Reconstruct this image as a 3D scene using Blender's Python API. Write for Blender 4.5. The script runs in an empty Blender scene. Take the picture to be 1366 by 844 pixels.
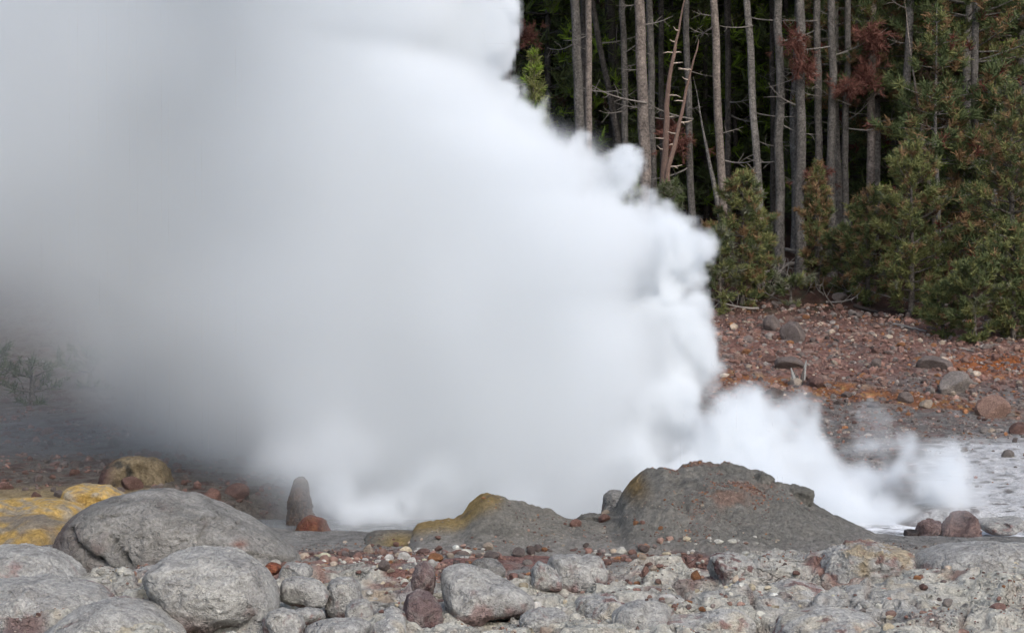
import bpy, bmesh, math, time
import numpy as np
from mathutils import Vector
T0 = time.time()
S = bpy.context.scene
COL = S.collection
R = math.radians

# ------------------------------------------------------------------ camera
F, HY, CH = 2549.0, 380.0, 1.7          # focal length in photo pixels, horizon row, eye height
cam = bpy.data.cameras.new('camera'); co = bpy.data.objects.new('camera', cam); COL.objects.link(co); S.camera = co
cam.lens = F/1366*36; cam.clip_end = 3000; cam.clip_start = .1
co.location = (0, 0, CH); co.rotation_euler = (R(90)-math.atan((422-HY)/F), 0, 0)

# ------------------------------------------------------------------ overcast daylight
SUN_EL, SUN_AZ = 42, 155
w = bpy.data.worlds.new('World'); S.world = w; w.use_nodes = True
nt = w.node_tree
sky = nt.nodes.new('ShaderNodeTexSky'); sky.sky_type = 'NISHITA'; sky.sun_disc = False
sky.sun_elevation = R(SUN_EL); sky.sun_rotation = R(SUN_AZ); sky.dust_density = 3; sky.air_density = 1.0
hs = nt.nodes.new('ShaderNodeHueSaturation'); hs.inputs['Saturation'].default_value = .9
nt.links.new(sky.outputs[0], hs.inputs['Color']); nt.links.new(hs.outputs[0], nt.nodes['Background'].inputs[0])
nt.nodes['Background'].inputs[1].default_value = .13
sun = bpy.data.lights.new('sun', 'SUN'); sun.energy = .86; sun.angle = R(50); sun.color = (1, .99, .97)
so = bpy.data.objects.new('sun', sun); COL.objects.link(so)
# direction to the sun in the sky texture: rotation measured clockwise from +Y
so.rotation_euler = Vector((-math.sin(R(SUN_AZ))*math.cos(R(SUN_EL)), -math.cos(R(SUN_AZ))*math.cos(R(SUN_EL)), -math.sin(R(SUN_EL)))).to_track_quat('-Z', 'Y').to_euler()
S.view_settings.view_transform = 'Standard'; S.view_settings.look = 'None'
S.view_settings.exposure = 0.74; S.view_settings.gamma = 1
c = S.cycles
c.use_adaptive_sampling = True; c.adaptive_threshold = .04; c.use_denoising = True
c.max_bounces = 10; c.volume_bounces = 7; c.diffuse_bounces = 3; c.glossy_bounces = 2; c.transparent_max_bounces = 6
c.volume_step_rate = 2.2; c.volume_max_steps = 200

def W(px, py, d): return ((px-683)/F*d, d, CH+(HY-py)/F*d)

# ------------------------------------------------------------------ helpers
rng = np.random.default_rng(11)
def sm(a, b, x):
    t = np.clip((x-a)/(b-a), 0, 1); return t*t*(3-2*t)

_P = np.random.default_rng(3).permutation(4096).astype(np.int64)
_G = np.random.default_rng(4).normal(size=(4096, 3)).astype(np.float32); _G /= np.linalg.norm(_G, axis=1)[:, None]
def perlin(p):
    """gradient noise at points (n,3), about -1..1"""
    p = np.asarray(p, np.float32); i = np.floor(p).astype(np.int64); f = p-i; u = f*f*f*(f*(f*6-15)+10)
    out = np.zeros(len(p), np.float32)
    for dx in (0, 1):
        wx = u[:, 0] if dx else 1-u[:, 0]
        for dy in (0, 1):
            wy = u[:, 1] if dy else 1-u[:, 1]
            for dz in (0, 1):
                wz = u[:, 2] if dz else 1-u[:, 2]
                h = _P[(_P[(_P[(i[:, 0]+dx) & 4095]+i[:, 1]+dy) & 4095]+i[:, 2]+dz) & 4095]
                g = _G[h]
                out += wx*wy*wz*(g[:, 0]*(f[:, 0]-dx)+g[:, 1]*(f[:, 1]-dy)+g[:, 2]*(f[:, 2]-dz))
    return out*1.6
def fbm(p, freq, oct=4, gain=.5, seed=0):
    p = np.asarray(p, np.float32)*freq+seed*17.31; a, o, n = 1., np.zeros(len(p), np.float32), 0
    for _ in range(oct): o += a*perlin(p); n += a; a *= gain; p = p*2.03+5.7
    return o/n*1.3
def ridge(p, freq, oct=3, seed=0):
    p = np.asarray(p, np.float32)*freq+seed*9.7; a, o, n = 1., np.zeros(len(p), np.float32), 0
    for _ in range(oct): o += a*(1-2*np.abs(perlin(p))); n += a; a *= .5; p = p*2.1+3.3
    return o/n
def xyz(x, y, z=0.): return np.stack([x, y, np.broadcast_to(z, x.shape)], 1)
def cells(x, y, freq, seed=0, warp=.35):
    """2D voronoi: (edge distance F2-F1, id 0..1)"""
    q = xyz(x, y); x = x*freq+warp*perlin(q*freq*.8+seed); y = y*freq+warp*perlin(q*freq*.8+seed+40)
    ix, iy = np.floor(x).astype(np.int64), np.floor(y).astype(np.int64)
    f1 = np.full(len(x), 9., np.float32); f2 = f1.copy(); cid = np.zeros(len(x), np.float32)
    for a in (-1, 0, 1):
        for b in (-1, 0, 1):
            h = _P[(_P[(ix+a+seed*7) & 4095]+iy+b) & 4095]
            cx = ix+a+.5+.42*_G[h, 0]; cy = iy+b+.5+.42*_G[h, 1]
            d = np.hypot(cx-x, cy-y); c_ = h/4096.
            nearer = d < f1
            f2 = np.where(nearer, f1, np.minimum(f2, d)); cid = np.where(nearer, c_, cid); f1 = np.where(nearer, d, f1)
    return f2-f1, cid

def mesh_np(name, v, faces, mat=None, col=None, smooth=False):
    """v (n,3); faces (m,k) all of one size"""
    me = bpy.data.meshes.new(name); v = np.ascontiguousarray(v, np.float32); faces = np.ascontiguousarray(faces, np.int32)
    me.vertices.add(len(v)); me.vertices.foreach_set('co', v.ravel())
    k = faces.shape[1]; me.loops.add(faces.size); me.loops.foreach_set('vertex_index', faces.ravel())
    me.polygons.add(len(faces)); me.polygons.foreach_set('loop_start', np.arange(0, faces.size, k, dtype=np.int32))
    me.update(calc_edges=True)
    me.polygons.foreach_set('use_smooth', np.full(len(faces), smooth))
    if col is not None:
        a = me.color_attributes.new('Col', 'FLOAT_COLOR', 'POINT')
        c4 = np.ones((len(v), 4), np.float32); c4[:, :3] = col; a.data.foreach_set('color', c4.ravel())
    if mat: me.materials.append(mat)
    return me
def obj(name, me, parent=None, loc=None):
    o = bpy.data.objects.new(name, me); COL.objects.link(o)
    if parent is not None: o.parent = parent
    if loc is not None: o.location = loc
    return o
def tag(o, label=None, cat=None, group=None, kind=None):
    for k, v in (('label', label), ('category', cat), ('group', group), ('kind', kind)):
        if v: o[k] = v
    return o
def quads(nx, ny):
    i = np.arange(nx*ny, dtype=np.int32).reshape(ny, nx)
    return np.stack([i[:-1, :-1], i[:-1, 1:], i[1:, 1:], i[1:, :-1]], -1).reshape(-1, 4)
def mixc(a, b, t): return a*(1-t[:, None])+np.asarray(b, np.float32)*t[:, None]

# ------------------------------------------------------------------ materials
def rock_material(name, fine=60., bump=.012, rough=.92, spec=.25, contrast=.45, fine2=260., bump2=.35, crack=0., cscale=11.):
    m = bpy.data.materials.new(name); m.use_nodes = True; t = m.node_tree; N = t.nodes.new; L = t.links.new
    p = t.nodes['Principled BSDF']; p.inputs['Roughness'].default_value = rough; p.inputs['Specular IOR Level'].default_value = spec
    at = N('ShaderNodeAttribute'); at.attribute_name = 'Col'
    tc = N('ShaderNodeTexCoord')
    n1 = N('ShaderNodeTexNoise'); n1.inputs['Scale'].default_value = fine; n1.inputs['Detail'].default_value = 6; n1.inputs['Roughness'].default_value = .7
    n2 = N('ShaderNodeTexNoise'); n2.inputs['Scale'].default_value = fine*.17; n2.inputs['Detail'].default_value = 5; n2.inputs['Roughness'].default_value = .65
    n3 = N('ShaderNodeTexVoronoi'); n3.inputs['Scale'].default_value = fine2
    for n in (n1, n2, n3): L(tc.outputs['Object'], n.inputs['Vector'])
    r1 = N('ShaderNodeMapRange'); r1.inputs[1].default_value = .3; r1.inputs[2].default_value = .7; r1.inputs[3].default_value = 1-contrast; r1.inputs[4].default_value = 1+contrast; L(n1.outputs[0], r1.inputs[0])
    r2 = N('ShaderNodeMapRange'); r2.inputs[1].default_value = .3; r2.inputs[2].default_value = .7; r2.inputs[3].default_value = 1-contrast*.5; r2.inputs[4].default_value = 1+contrast*.5; L(n2.outputs[0], r2.inputs[0])
    mu = N('ShaderNodeMath'); mu.operation = 'MULTIPLY'; L(r1.outputs[0], mu.inputs[0]); L(r2.outputs[0], mu.inputs[1])
    vm = N('ShaderNodeVectorMath'); vm.operation = 'SCALE'; L(at.outputs['Color'], vm.inputs[0]); L(mu.outputs[0], vm.inputs['Scale'])
    L(vm.outputs[0], p.inputs['Base Color'])
    b1 = N('ShaderNodeBump'); b1.inputs['Distance'].default_value = bump; b1.inputs['Strength'].default_value = 1; L(n1.outputs[0], b1.inputs['Height'])
    b2 = N('ShaderNodeBump'); b2.inputs['Distance'].default_value = bump*bump2; b2.inputs['Strength'].default_value = .8; L(n3.outputs[0], b2.inputs['Height']); L(b1.outputs[0], b2.inputs['Normal'])
    last = b2.outputs[0]
    if crack:
        wn = N('ShaderNodeTexNoise'); wn.inputs['Scale'].default_value = 6; wn.inputs['Detail'].default_value = 4; L(tc.outputs['Object'], wn.inputs['Vector'])
        wv = N('ShaderNodeVectorMath'); wv.operation = 'MULTIPLY_ADD'; L(wn.outputs['Color'], wv.inputs[0]); wv.inputs[1].default_value = (.22, .22, .22); L(tc.outputs['Object'], wv.inputs[2])
        gate = N('ShaderNodeMapRange'); gate.inputs[1].default_value = .42; gate.inputs[2].default_value = .58; L(n2.outputs[0], gate.inputs[0])
        for sc_, k_ in ((cscale, 1.), (cscale*2.7, .5)):
            vo = N('ShaderNodeTexVoronoi'); vo.feature = 'DISTANCE_TO_EDGE'; vo.inputs['Scale'].default_value = sc_; L(wv.outputs[0], vo.inputs['Vector'])
            mr = N('ShaderNodeMapRange'); mr.inputs[1].default_value = 0; mr.inputs[2].default_value = .09; L(vo.outputs[0], mr.inputs[0])
            mg = N('ShaderNodeMath'); mg.operation = 'MAXIMUM'; L(mr.outputs[0], mg.inputs[0]); L(gate.outputs[0], mg.inputs[1])
            bb = N('ShaderNodeBump'); bb.inputs['Distance'].default_value = crack*k_; bb.inputs['Strength'].default_value = 1; L(mg.outputs[0], bb.inputs['Height']); L(last, bb.inputs['Normal']); last = bb.outputs[0]
    L(last, p.inputs['Normal'])
    return m
def attr_material(name, rough=.8, spec=.3, trans=0.):
    m = bpy.data.materials.new(name); m.use_nodes = True; t = m.node_tree
    p = t.nodes['Principled BSDF']; p.inputs['Roughness'].default_value = rough; p.inputs['Specular IOR Level'].default_value = spec
    at = t.nodes.new('ShaderNodeAttribute'); at.attribute_name = 'Col'; t.links.new(at.outputs['Color'], p.inputs['Base Color'])
    return m
M_GROUND = rock_material('mineral_ground', 42, .032, contrast=.34, crack=.035, cscale=5.5)
M_ROCK = rock_material('pale_rock', 48, .028, contrast=.36, fine2=150, crack=.010, cscale=5)
M_MOUND = rock_material('sinter_mound', 30, .06, rough=.85, contrast=.38)
M_STONE = rock_material('rubble_stone', 14, .03, contrast=.45)
M_NEEDLE = attr_material('pine_needles', .75, .2)
M_BARK = rock_material('pine_bark', 22, .04, contrast=.7, fine2=50)
M_DEAD = rock_material('dead_wood', 40, .01, contrast=.3, fine2=80)

# ------------------------------------------------------------------ terrain height
def base_h(x, y):
    b = np.interp(y, [0, 12.6, 20, 25, 30, 35, 40, 60, 100, 400, 1500], [0, 0, -.17, -.05, .56, 1.42, 2.1, 6, 17, 60, 200])
    bl = np.interp(y, [0, 12.6, 23, 26, 32, 40, 60, 100, 400, 1500], [0, 0, 0, .1, .9, 2.1, 6, 17, 60, 200])
    t = sm(-1.5, -4.5, x*22/np.maximum(y, 1)); h = b*(1-t)+bl*t
    bx = (x-.30)/2.65; by = (y-15.0)/1.75                                                  # the vent basin
    h = h-.55*sm(1.15, .7, np.sqrt(bx*bx+by*by))
    bx = (x-3.1)/.95; by = (y-13.9)/.8                                                     # outlet of the runoff
    h = h-.30*sm(1.2, .6, np.sqrt(bx*bx+by*by))
    return h
def ground_fields(x, y):
    q = xyz(x, y)
    near = sm(13.4, 12.4, y)
    slope = sm(23., 27., y)
    h = base_h(x, y)
    h = h+.05*fbm(q, .55, 3, seed=1)*sm(60, 10, y)+.25*fbm(q, .12, 3, seed=2)*sm(20, 36, y)
    # pale crust in front: lumpy layered humps, cracked plates
    hump = fbm(q*np.array([1, .8, 1], np.float32), 1.7, 5, .5, seed=3)
    lay = hump*4; stp = (lay-np.floor(lay)); terr = (np.floor(lay)+sm(.55, 1., stp))/4
    wl = sm(.2, -1.0, x)*.6+sm(1.0, 2.2, x)*.9+.35; wl = np.clip(wl, 0, 1)
    crust = sm(12.35, 11.7, y+.25*fbm(q, 1.3, 2, seed=8)+.75*sm(-1.5, -1.0, x)*sm(1.1, .5, x))
    crust = np.maximum(crust, .0)
    h = h+crust*(.04*hump+.13*terr)
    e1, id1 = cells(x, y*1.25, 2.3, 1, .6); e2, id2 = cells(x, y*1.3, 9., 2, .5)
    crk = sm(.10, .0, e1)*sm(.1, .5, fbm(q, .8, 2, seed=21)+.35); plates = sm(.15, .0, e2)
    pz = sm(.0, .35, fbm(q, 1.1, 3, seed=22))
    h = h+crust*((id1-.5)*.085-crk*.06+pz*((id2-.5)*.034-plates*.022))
    h = h+near*(.012*fbm(q, 7, 3, seed=5)+(.012*ridge(q*np.array([1, 1.6, 1], np.float32), 9, 4, seed=6)-.006)*(.25+.75*crust))
    h = h+(1-near)*(.03*fbm(q, 3, 4, seed=7)+.03*ridge(q, 5, 3, seed=9)*slope)+slope*sm(60, 40, y)*.06*fbm(q, 1.1, 3, seed=31)
    return h, crust, crk, plates*pz, slope
def hza(x, y):
    """height of the finished ground sheet"""
    x = np.atleast_1d(np.asarray(x, np.float64)); y = np.atleast_1d(np.asarray(y, np.float64))
    i = np.clip(np.searchsorted(gx, x)-1, 0, len(gx)-2); j = np.clip(np.searchsorted(gy, y)-1, 0, len(gy)-2)
    fx = (x-gx[i])/(gx[i+1]-gx[i]); fy = (y-gy[j])/(gy[j+1]-gy[j])
    return ((HG[j, i]*(1-fx)+HG[j, i+1]*fx)*(1-fy)+(HG[j+1, i]*(1-fx)+HG[j+1, i+1]*fx)*fy).astype(np.float32)
def hz(x, y): return float(hza(x, y)[0])

def ground_color(x, y, h, crust, crk, plates, slope):
    q = xyz(x, y); u = x/np.maximum(y, 1)*F+683        # bearing, only used to say which side of the basin one is on
    n1 = fbm(q, 1.2, 4, seed=41); n2 = fbm(q, 4, 4, seed=42); n3 = fbm(q, .45, 3, seed=43); n4 = fbm(q, 11, 3, seed=44)
    n = len(x)
    c_ = np.tile(np.array([.28, .27, .25], np.float32), (n, 1))                       # grey sinter sand
    c_ = mixc(c_, (.27, .24, .215), sm(0., .6, n1)*.6)
    # pale crust
    pale = np.tile(np.array([.66, .64, .56], np.float32), (n, 1))
    pale = mixc(pale, (.50, .49, .46), sm(-.2, .4, n1)); pale = mixc(pale, (.38, .34, .30), sm(.1, .45, n4+n2*.5)*.55); pale = mixc(pale, (.66, .57, .39), sm(.15, .6, n2)*.6*sm(-.2, .4, n3+.2))
    pale = mixc(pale, (.21, .115, .105), sm(.25, .55, fbm(q, 2.3, 4, seed=45))*.75)        # maroon iron stains
    pale = mixc(pale, (.42, .24, .10), sm(.55, .75, fbm(q, 1.9, 3, seed=46))*.6)
    c_ = c_*(1-crust[:, None])+pale*crust[:, None]
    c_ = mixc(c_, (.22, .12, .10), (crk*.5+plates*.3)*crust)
    # red grit between the boulders and the mounds
    grit = sm(12.4, 12.0, y)*sm(10.6, 11.1, y)*sm(.0, .3, fbm(q, 2.2, 4, seed=47)+.3*sm(-1.5, -1., x)*sm(.9, .2, x))
    c_ = mixc(c_, (.27, .125, .10), grit*.8)
    # wet grey shelf behind, left bank
    back = sm(13.2, 14.2, y)
    wet = np.tile(np.array([.17, .15, .13], np.float32), (n, 1)); wet = mixc(wet, (.11, .06, .05), sm(0, .4, n2+n1*.4)*.8); wet = mixc(wet, (.22, .21, .20), sm(.3, .6, n1)*.5)
    c_ = c_*(1-back[:, None])+wet*back[:, None]
    left = sm(-.6, -1.6, x*14/np.maximum(y, 1))
    ochre = left*sm(13.0, 13.6, y)*sm(16.6, 15.4, y)*sm(-2.4, -2.9, x*14/np.maximum(y, 1)+n1*.4)
    c_ = mixc(c_, (.42, .32, .17), ochre*.8)
    # white sinter flat at the outlet
    # the slope: grey band, orange seep, red rubble
    gb = sm(16, 18, y)*sm(-.5, .5, x)
    c_ = mixc(c_, (.235, .22, .205), gb*.9); c_ = mixc(c_, (.24, .14, .115), gb*sm(.0, .35, n2+.3*n1)*.75); c_ = mixc(c_, (.42, .41, .39), gb*sm(.3, .45, n2)*.7)
    yy = y-.25*(x-3)*0
    dsp = np.abs(y-(27.4-.75*(np.clip(x, 1, 7)-4))+.35*n1); seep = sm(.75, .3, dsp)*sm(.2, 1.2, x)*sm(7.2, 6, x)*sm(-.5, 0, n2+.25)
    red = sm(26.5, 28.2, y+n1)*sm(0., .6, x+1)
    rc = np.tile(np.array([.25, .135, .11], np.float32), (n, 1)); rc = mixc(rc, (.38, .27, .22), sm(.0, .4, n2)); rc = mixc(rc, (.19, .14, .13), sm(.1, .5, fbm(q, .9, 3, seed=49)))
    c_ = c_*(1-red[:, None])+rc*red[:, None]
    sc = np.tile(np.array([.36, .13, .04], np.float32), (n, 1)); sc = mixc(sc, (.52, .30, .09), sm(.05, .4, n2)); sc = mixc(sc, (.12, .05, .035), sm(.2, .5, n4))
    c_ = c_*(1-seep[:, None]*.85)+sc*seep[:, None]*.85
    so2 = np.exp(-(((x-7.7)/1.1)**2+((y-29.0)/1.0)**2)); c_ = mixc(c_, (.40, .13, .035), np.clip(so2*1.2+n2*.3, 0, 1)*sm(.1, .3, so2))
    whit = sm(-.25, .1, x-.224*y+.35*n1+.2*n2)*sm(13.0, 13.5, y)*sm(23, 21, y-.3*(x-4)+n1*1.2)*sm(-.55, -.25, n2+.25)*(1-.8*sm(.25, .4, fbm(q, 6, 3, seed=52)))
    c_ = mixc(c_, (.86, .86, .85), whit)
    # forest floor: duff
    fl = sm(33.5, 35.5, y+.55*(x-3)*sm(2, 5, x)+n1*.8)
    c_ = mixc(c_, (.065, .034, .024), fl*.9); c_ = mixc(c_, (.05, .055, .03), fl*sm(.1, .5, n2)*.7)
    return np.clip(c_*(1+.16*n4)[:, None], .01, .8)

def lines(lo, dense_lo, dense_hi, hi, step, g):
    a = list(np.arange(dense_lo, dense_hi, step)); s = step; v = a[-1]
    while v < hi: s *= g; v += s; a.append(v)
    s = step; v = a[0]; b = []
    while v > lo: s *= g; v -= s; b.append(v)
    return np.array(b[::-1]+a, np.float32)
def grow(v, hi, s, g):
    a = []
    while v < hi: s *= g; v += s; a.append(v)
    return a
gl = list(-np.arange(3.2, 9, .038)); gr = list(np.arange(4.0, 9, .038))
gx = np.array(grow(0, 900, .04, 1.12)); gx = np.array(list((-9-gx)[::-1])+gl[::-1]+list(np.arange(-3.2+.015, 4.0-.01, .015))+gr+list(9+gx), np.float32)
gy = list(np.arange(8.7, 12.6, .0145)); gy = gy+grow(gy[-1], 45, .0145, 1.0105); gy = np.array(list(8.6-np.array(grow(0, 2.5, .03, 1.15)))[::-1]+gy+grow(gy[-1], 1500, .35, 1.12), np.float32)
X, Y = np.meshgrid(gx, gy); X = X.ravel(); Y = Y.ravel()
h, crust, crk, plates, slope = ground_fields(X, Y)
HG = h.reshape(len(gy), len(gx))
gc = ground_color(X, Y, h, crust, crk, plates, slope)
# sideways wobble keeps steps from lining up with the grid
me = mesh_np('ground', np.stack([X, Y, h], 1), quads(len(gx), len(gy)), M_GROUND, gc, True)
tag(obj('ground', me), kind='structure')
print('ground', len(X), round(time.time()-T0, 1))

# ------------------------------------------------------------------ rocks
_ICO = {}
def ico(s):
    if s not in _ICO:
        bm = bmesh.new(); bmesh.ops.create_icosphere(bm, subdivisions=s, radius=1)
        _ICO[s] = (np.array([v.co[:] for v in bm.verts], np.float32), np.array([[v.index for v in f.verts] for f in bm.faces], np.int32)); bm.free()
    return _ICO[s]
PAL = dict(pale=((.46, .45, .42), (.37, .36, .34), (.27, .165, .15)), grey=((.28, .27, .25), (.21, .205, .19), (.19, .125, .11)),
           maroon=((.19, .135, .13), (.27, .22, .205), (.13, .065, .06)), rust=((.26, .085, .05), (.34, .14, .07), (.15, .06, .05)),
           orange=((.40, .19, .07), (.33, .10, .04), (.22, .10, .06)), brown=((.11, .085, .07), (.15, .10, .07), (.08, .05, .045)),
           ochre=((.60, .40, .13), (.40, .34, .25), (.30, .21, .14)), white=((.50, .49, .45), (.40, .38, .34), (.3, .25, .2)),
           wet=((.20, .135, .12), (.28, .20, .18), (.14, .105, .095)), slope=((.15, .11, .095), (.19, .13, .11), (.12, .075, .06)),
           black=((.05, .045, .043), (.075, .06, .055), (.05, .03, .03)), tan=((.36, .25, .15), (.30, .2, .13), (.25, .14, .1)))
def rock_color(p, pal, seed, size):
    a, b, s = PAL[pal]; n = len(p); q = p/size
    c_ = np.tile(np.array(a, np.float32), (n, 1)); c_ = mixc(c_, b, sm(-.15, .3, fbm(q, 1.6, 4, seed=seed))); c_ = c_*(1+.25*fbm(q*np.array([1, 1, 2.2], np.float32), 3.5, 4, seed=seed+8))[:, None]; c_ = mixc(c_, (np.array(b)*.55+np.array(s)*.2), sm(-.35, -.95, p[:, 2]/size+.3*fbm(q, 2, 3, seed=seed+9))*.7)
    c_ = mixc(c_, s, sm(.12, .5, fbm(q, 1.1, 4, seed=seed+3)-.35*(p[:, 2]/size))*.75)
    return c_*(1+.14*fbm(q, 7, 3, seed=seed+5))[:, None]
SEED = [100]
def rock(name, label, cat, pts, d, depth, pal='pale', sub=5, amp=1., grooves=(), group=None, rugged=1., facet=.85, mat=None, colfn=None, lean=0., cracks=1.):
    """solid stone whose front outline, seen from the path, is pts (photo pixels) at distance d; depth in metres each way"""
    SEED[0] += 1; sd = SEED[0]
    if len(pts) == 4 and not hasattr(pts[0], '__len__'):
        x0, y0, x1, y1 = pts; r_ = np.random.default_rng(sd); k = 11
        pts = []
        for i in range(k):
            a = i/k*2*math.pi; rr = r_.uniform(.9, 1.08); ca, sa = math.cos(a), math.sin(a)
            e = .8; pts.append(((x0+x1)/2+(x1-x0)/2*rr*math.copysign(abs(ca)**e, ca), (y0+y1)/2-(y1-y0)/2*rr*math.copysign(abs(sa)**e, sa)))
    P_ = np.array([[(a-683)/F*d, CH+(HY-b)/F*d] for a, b in pts]); c0 = (P_.min(0)+P_.max(0))/2
    Q = np.vstack([P_, P_[:1]])
    tt = np.linspace(0, 1, 12)[:-1]; Q = np.concatenate([Q[i]+(Q[i+1]-Q[i])*tt[:, None] for i in range(len(P_))]); Q -= c0
    th = np.arctan2(Q[:, 1], Q[:, 0]); rr = np.hypot(Q[:, 0], Q[:, 1]); o_ = np.argsort(th); th, rr = th[o_], rr[o_]
    th = np.concatenate([th-2*np.pi, th, th+2*np.pi]); rr = np.tile(rr, 3)
    ta = np.linspace(-2*np.pi, 2*np.pi, 1440, endpoint=False); ra = np.interp(ta, th, rr); kk = np.exp(-(np.arange(-40, 41)/13.)**2); rr = np.convolve(ra, kk/kk.sum(), 'same')[60:-60]; th = ta[60:-60]
    v, f = ico(sub); v = v.copy()
    a = np.arctan2(v[:, 2], v[:, 0]); m = np.hypot(v[:, 0], v[:, 2])
    m2 = m**.8
    Rr = np.interp(a, th, rr)
    size = float(np.median(rr)); p = np.stack([m2*Rr*np.cos(a), np.sign(v[:, 1])*np.abs(v[:, 1])**.85*depth, m2*Rr*np.sin(a)], 1)
    p[:, 1] += lean*p[:, 2]
    nrm = v/np.array([1, depth/size, 1]); nrm /= np.linalg.norm(nrm, axis=1)[:, None]
    r_ = np.random.default_rng(sd+7000)
    for _ in range(8):
        n_ = r_.normal(size=3)*[1, .9, .9]; n_[1] = -abs(n_[1])-.15; n_ /= np.linalg.norm(n_); hgt = r_.uniform(.62, .88)
        p = p-n_[None]*(np.maximum(v@n_-hgt, 0)*size*.75*facet)[:, None]*np.array([1, depth/size, 1])
    q = p/size
    dsp = .11*amp*fbm(q, .9, 3, seed=sd)+.075*rugged*ridge(q, 1.9, 4, seed=sd+1)+.034*rugged*ridge(q*np.array([1, 1, 1.8], np.float32), 5, 5, seed=sd+2)-.015
    if cracks:
        cr = fbm(q*np.array([1, 1, 1.8], np.float32), 1.1, 3, seed=sd+6); dsp -= .055*cracks*sm(.045, 0, np.abs(cr))*sm(-.1, .3, fbm(q, .9, 2, seed=sd+8)+.1)
    for gp, gw, gd in grooves:
        gp = np.array([[(a_-683)/F*d-c0[0], CH+(HY-b_)/F*d-c0[1]] for a_, b_ in gp]); best = np.full(len(p), 9.)
        for (ax_, az_), (bx_, bz_) in zip(gp[:-1], gp[1:]):
            t_ = np.clip(((p[:, 0]-ax_)*(bx_-ax_)+(p[:, 2]-az_)*(bz_-az_))/((bx_-ax_)**2+(bz_-az_)**2), 0, 1)
            best = np.minimum(best, np.hypot(p[:, 0]-ax_-t_*(bx_-ax_)+.012*fbm(p, 9, 2, seed=sd), p[:, 2]-az_-t_*(bz_-az_)))
        dsp = dsp-gd/size*sm(gw, 0, best)*(v[:, 1] < .1)
    p = p+nrm*(dsp*size)[:, None]*(.55+.45*sm(0, .5, np.abs(v[:, 1])))[:, None]
    cc = rock_color(p, pal, sd, size) if colfn is None else colfn(p, sd, size)
    me = mesh_np(name, p, f, mat or M_ROCK, np.clip(cc, .01, .8), True)
    o = obj(name, me, loc=(c0[0], d, c0[1])); return tag(o, label, cat, group)

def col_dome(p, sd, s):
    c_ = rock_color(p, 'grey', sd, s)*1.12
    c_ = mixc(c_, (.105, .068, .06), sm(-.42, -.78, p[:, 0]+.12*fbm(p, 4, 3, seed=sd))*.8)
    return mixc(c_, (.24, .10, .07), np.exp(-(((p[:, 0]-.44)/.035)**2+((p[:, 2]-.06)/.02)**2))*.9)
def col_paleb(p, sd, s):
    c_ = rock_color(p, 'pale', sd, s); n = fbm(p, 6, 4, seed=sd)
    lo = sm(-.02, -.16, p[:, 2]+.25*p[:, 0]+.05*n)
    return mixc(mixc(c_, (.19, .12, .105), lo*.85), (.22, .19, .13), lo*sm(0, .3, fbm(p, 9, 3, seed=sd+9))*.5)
B = 'boulders among the pale crust'
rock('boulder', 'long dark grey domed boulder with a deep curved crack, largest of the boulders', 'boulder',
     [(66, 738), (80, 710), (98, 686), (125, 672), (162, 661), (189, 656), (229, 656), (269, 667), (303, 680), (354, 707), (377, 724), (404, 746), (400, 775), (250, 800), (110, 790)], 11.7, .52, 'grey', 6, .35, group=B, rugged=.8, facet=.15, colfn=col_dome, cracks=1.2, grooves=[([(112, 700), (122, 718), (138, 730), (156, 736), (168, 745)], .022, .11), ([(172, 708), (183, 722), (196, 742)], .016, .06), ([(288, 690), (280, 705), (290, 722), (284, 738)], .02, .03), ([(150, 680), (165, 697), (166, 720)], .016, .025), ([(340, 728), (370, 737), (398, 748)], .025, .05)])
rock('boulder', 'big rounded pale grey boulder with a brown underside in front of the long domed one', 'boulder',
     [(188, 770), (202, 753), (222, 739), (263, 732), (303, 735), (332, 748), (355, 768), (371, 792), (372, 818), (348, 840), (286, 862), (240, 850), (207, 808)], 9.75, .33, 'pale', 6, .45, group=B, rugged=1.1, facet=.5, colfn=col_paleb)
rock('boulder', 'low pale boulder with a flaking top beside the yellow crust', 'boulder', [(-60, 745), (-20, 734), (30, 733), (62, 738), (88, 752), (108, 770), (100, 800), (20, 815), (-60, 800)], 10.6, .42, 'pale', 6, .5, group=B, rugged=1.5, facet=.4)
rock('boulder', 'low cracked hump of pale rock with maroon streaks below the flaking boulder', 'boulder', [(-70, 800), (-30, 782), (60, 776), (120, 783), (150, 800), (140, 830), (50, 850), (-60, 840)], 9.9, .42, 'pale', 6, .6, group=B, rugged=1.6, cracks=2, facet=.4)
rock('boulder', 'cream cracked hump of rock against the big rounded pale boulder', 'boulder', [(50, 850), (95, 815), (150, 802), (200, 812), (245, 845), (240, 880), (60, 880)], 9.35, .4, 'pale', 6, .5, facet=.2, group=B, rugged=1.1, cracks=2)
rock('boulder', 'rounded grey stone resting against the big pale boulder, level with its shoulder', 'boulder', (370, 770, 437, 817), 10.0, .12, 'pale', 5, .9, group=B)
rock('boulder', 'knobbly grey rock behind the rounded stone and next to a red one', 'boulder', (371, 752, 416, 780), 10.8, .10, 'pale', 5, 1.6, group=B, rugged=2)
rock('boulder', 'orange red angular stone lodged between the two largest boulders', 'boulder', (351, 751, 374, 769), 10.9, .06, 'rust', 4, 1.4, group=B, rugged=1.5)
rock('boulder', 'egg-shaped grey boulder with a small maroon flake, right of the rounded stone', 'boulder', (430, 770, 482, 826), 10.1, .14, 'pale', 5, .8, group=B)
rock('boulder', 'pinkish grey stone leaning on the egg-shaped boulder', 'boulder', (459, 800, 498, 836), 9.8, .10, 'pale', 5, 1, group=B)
rock('boulder', 'small flat-topped grey stone in the gap below the rounded stone', 'boulder', (387, 812, 436, 834), 9.65, .08, 'pale', 5, .9, group=B)
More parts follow.
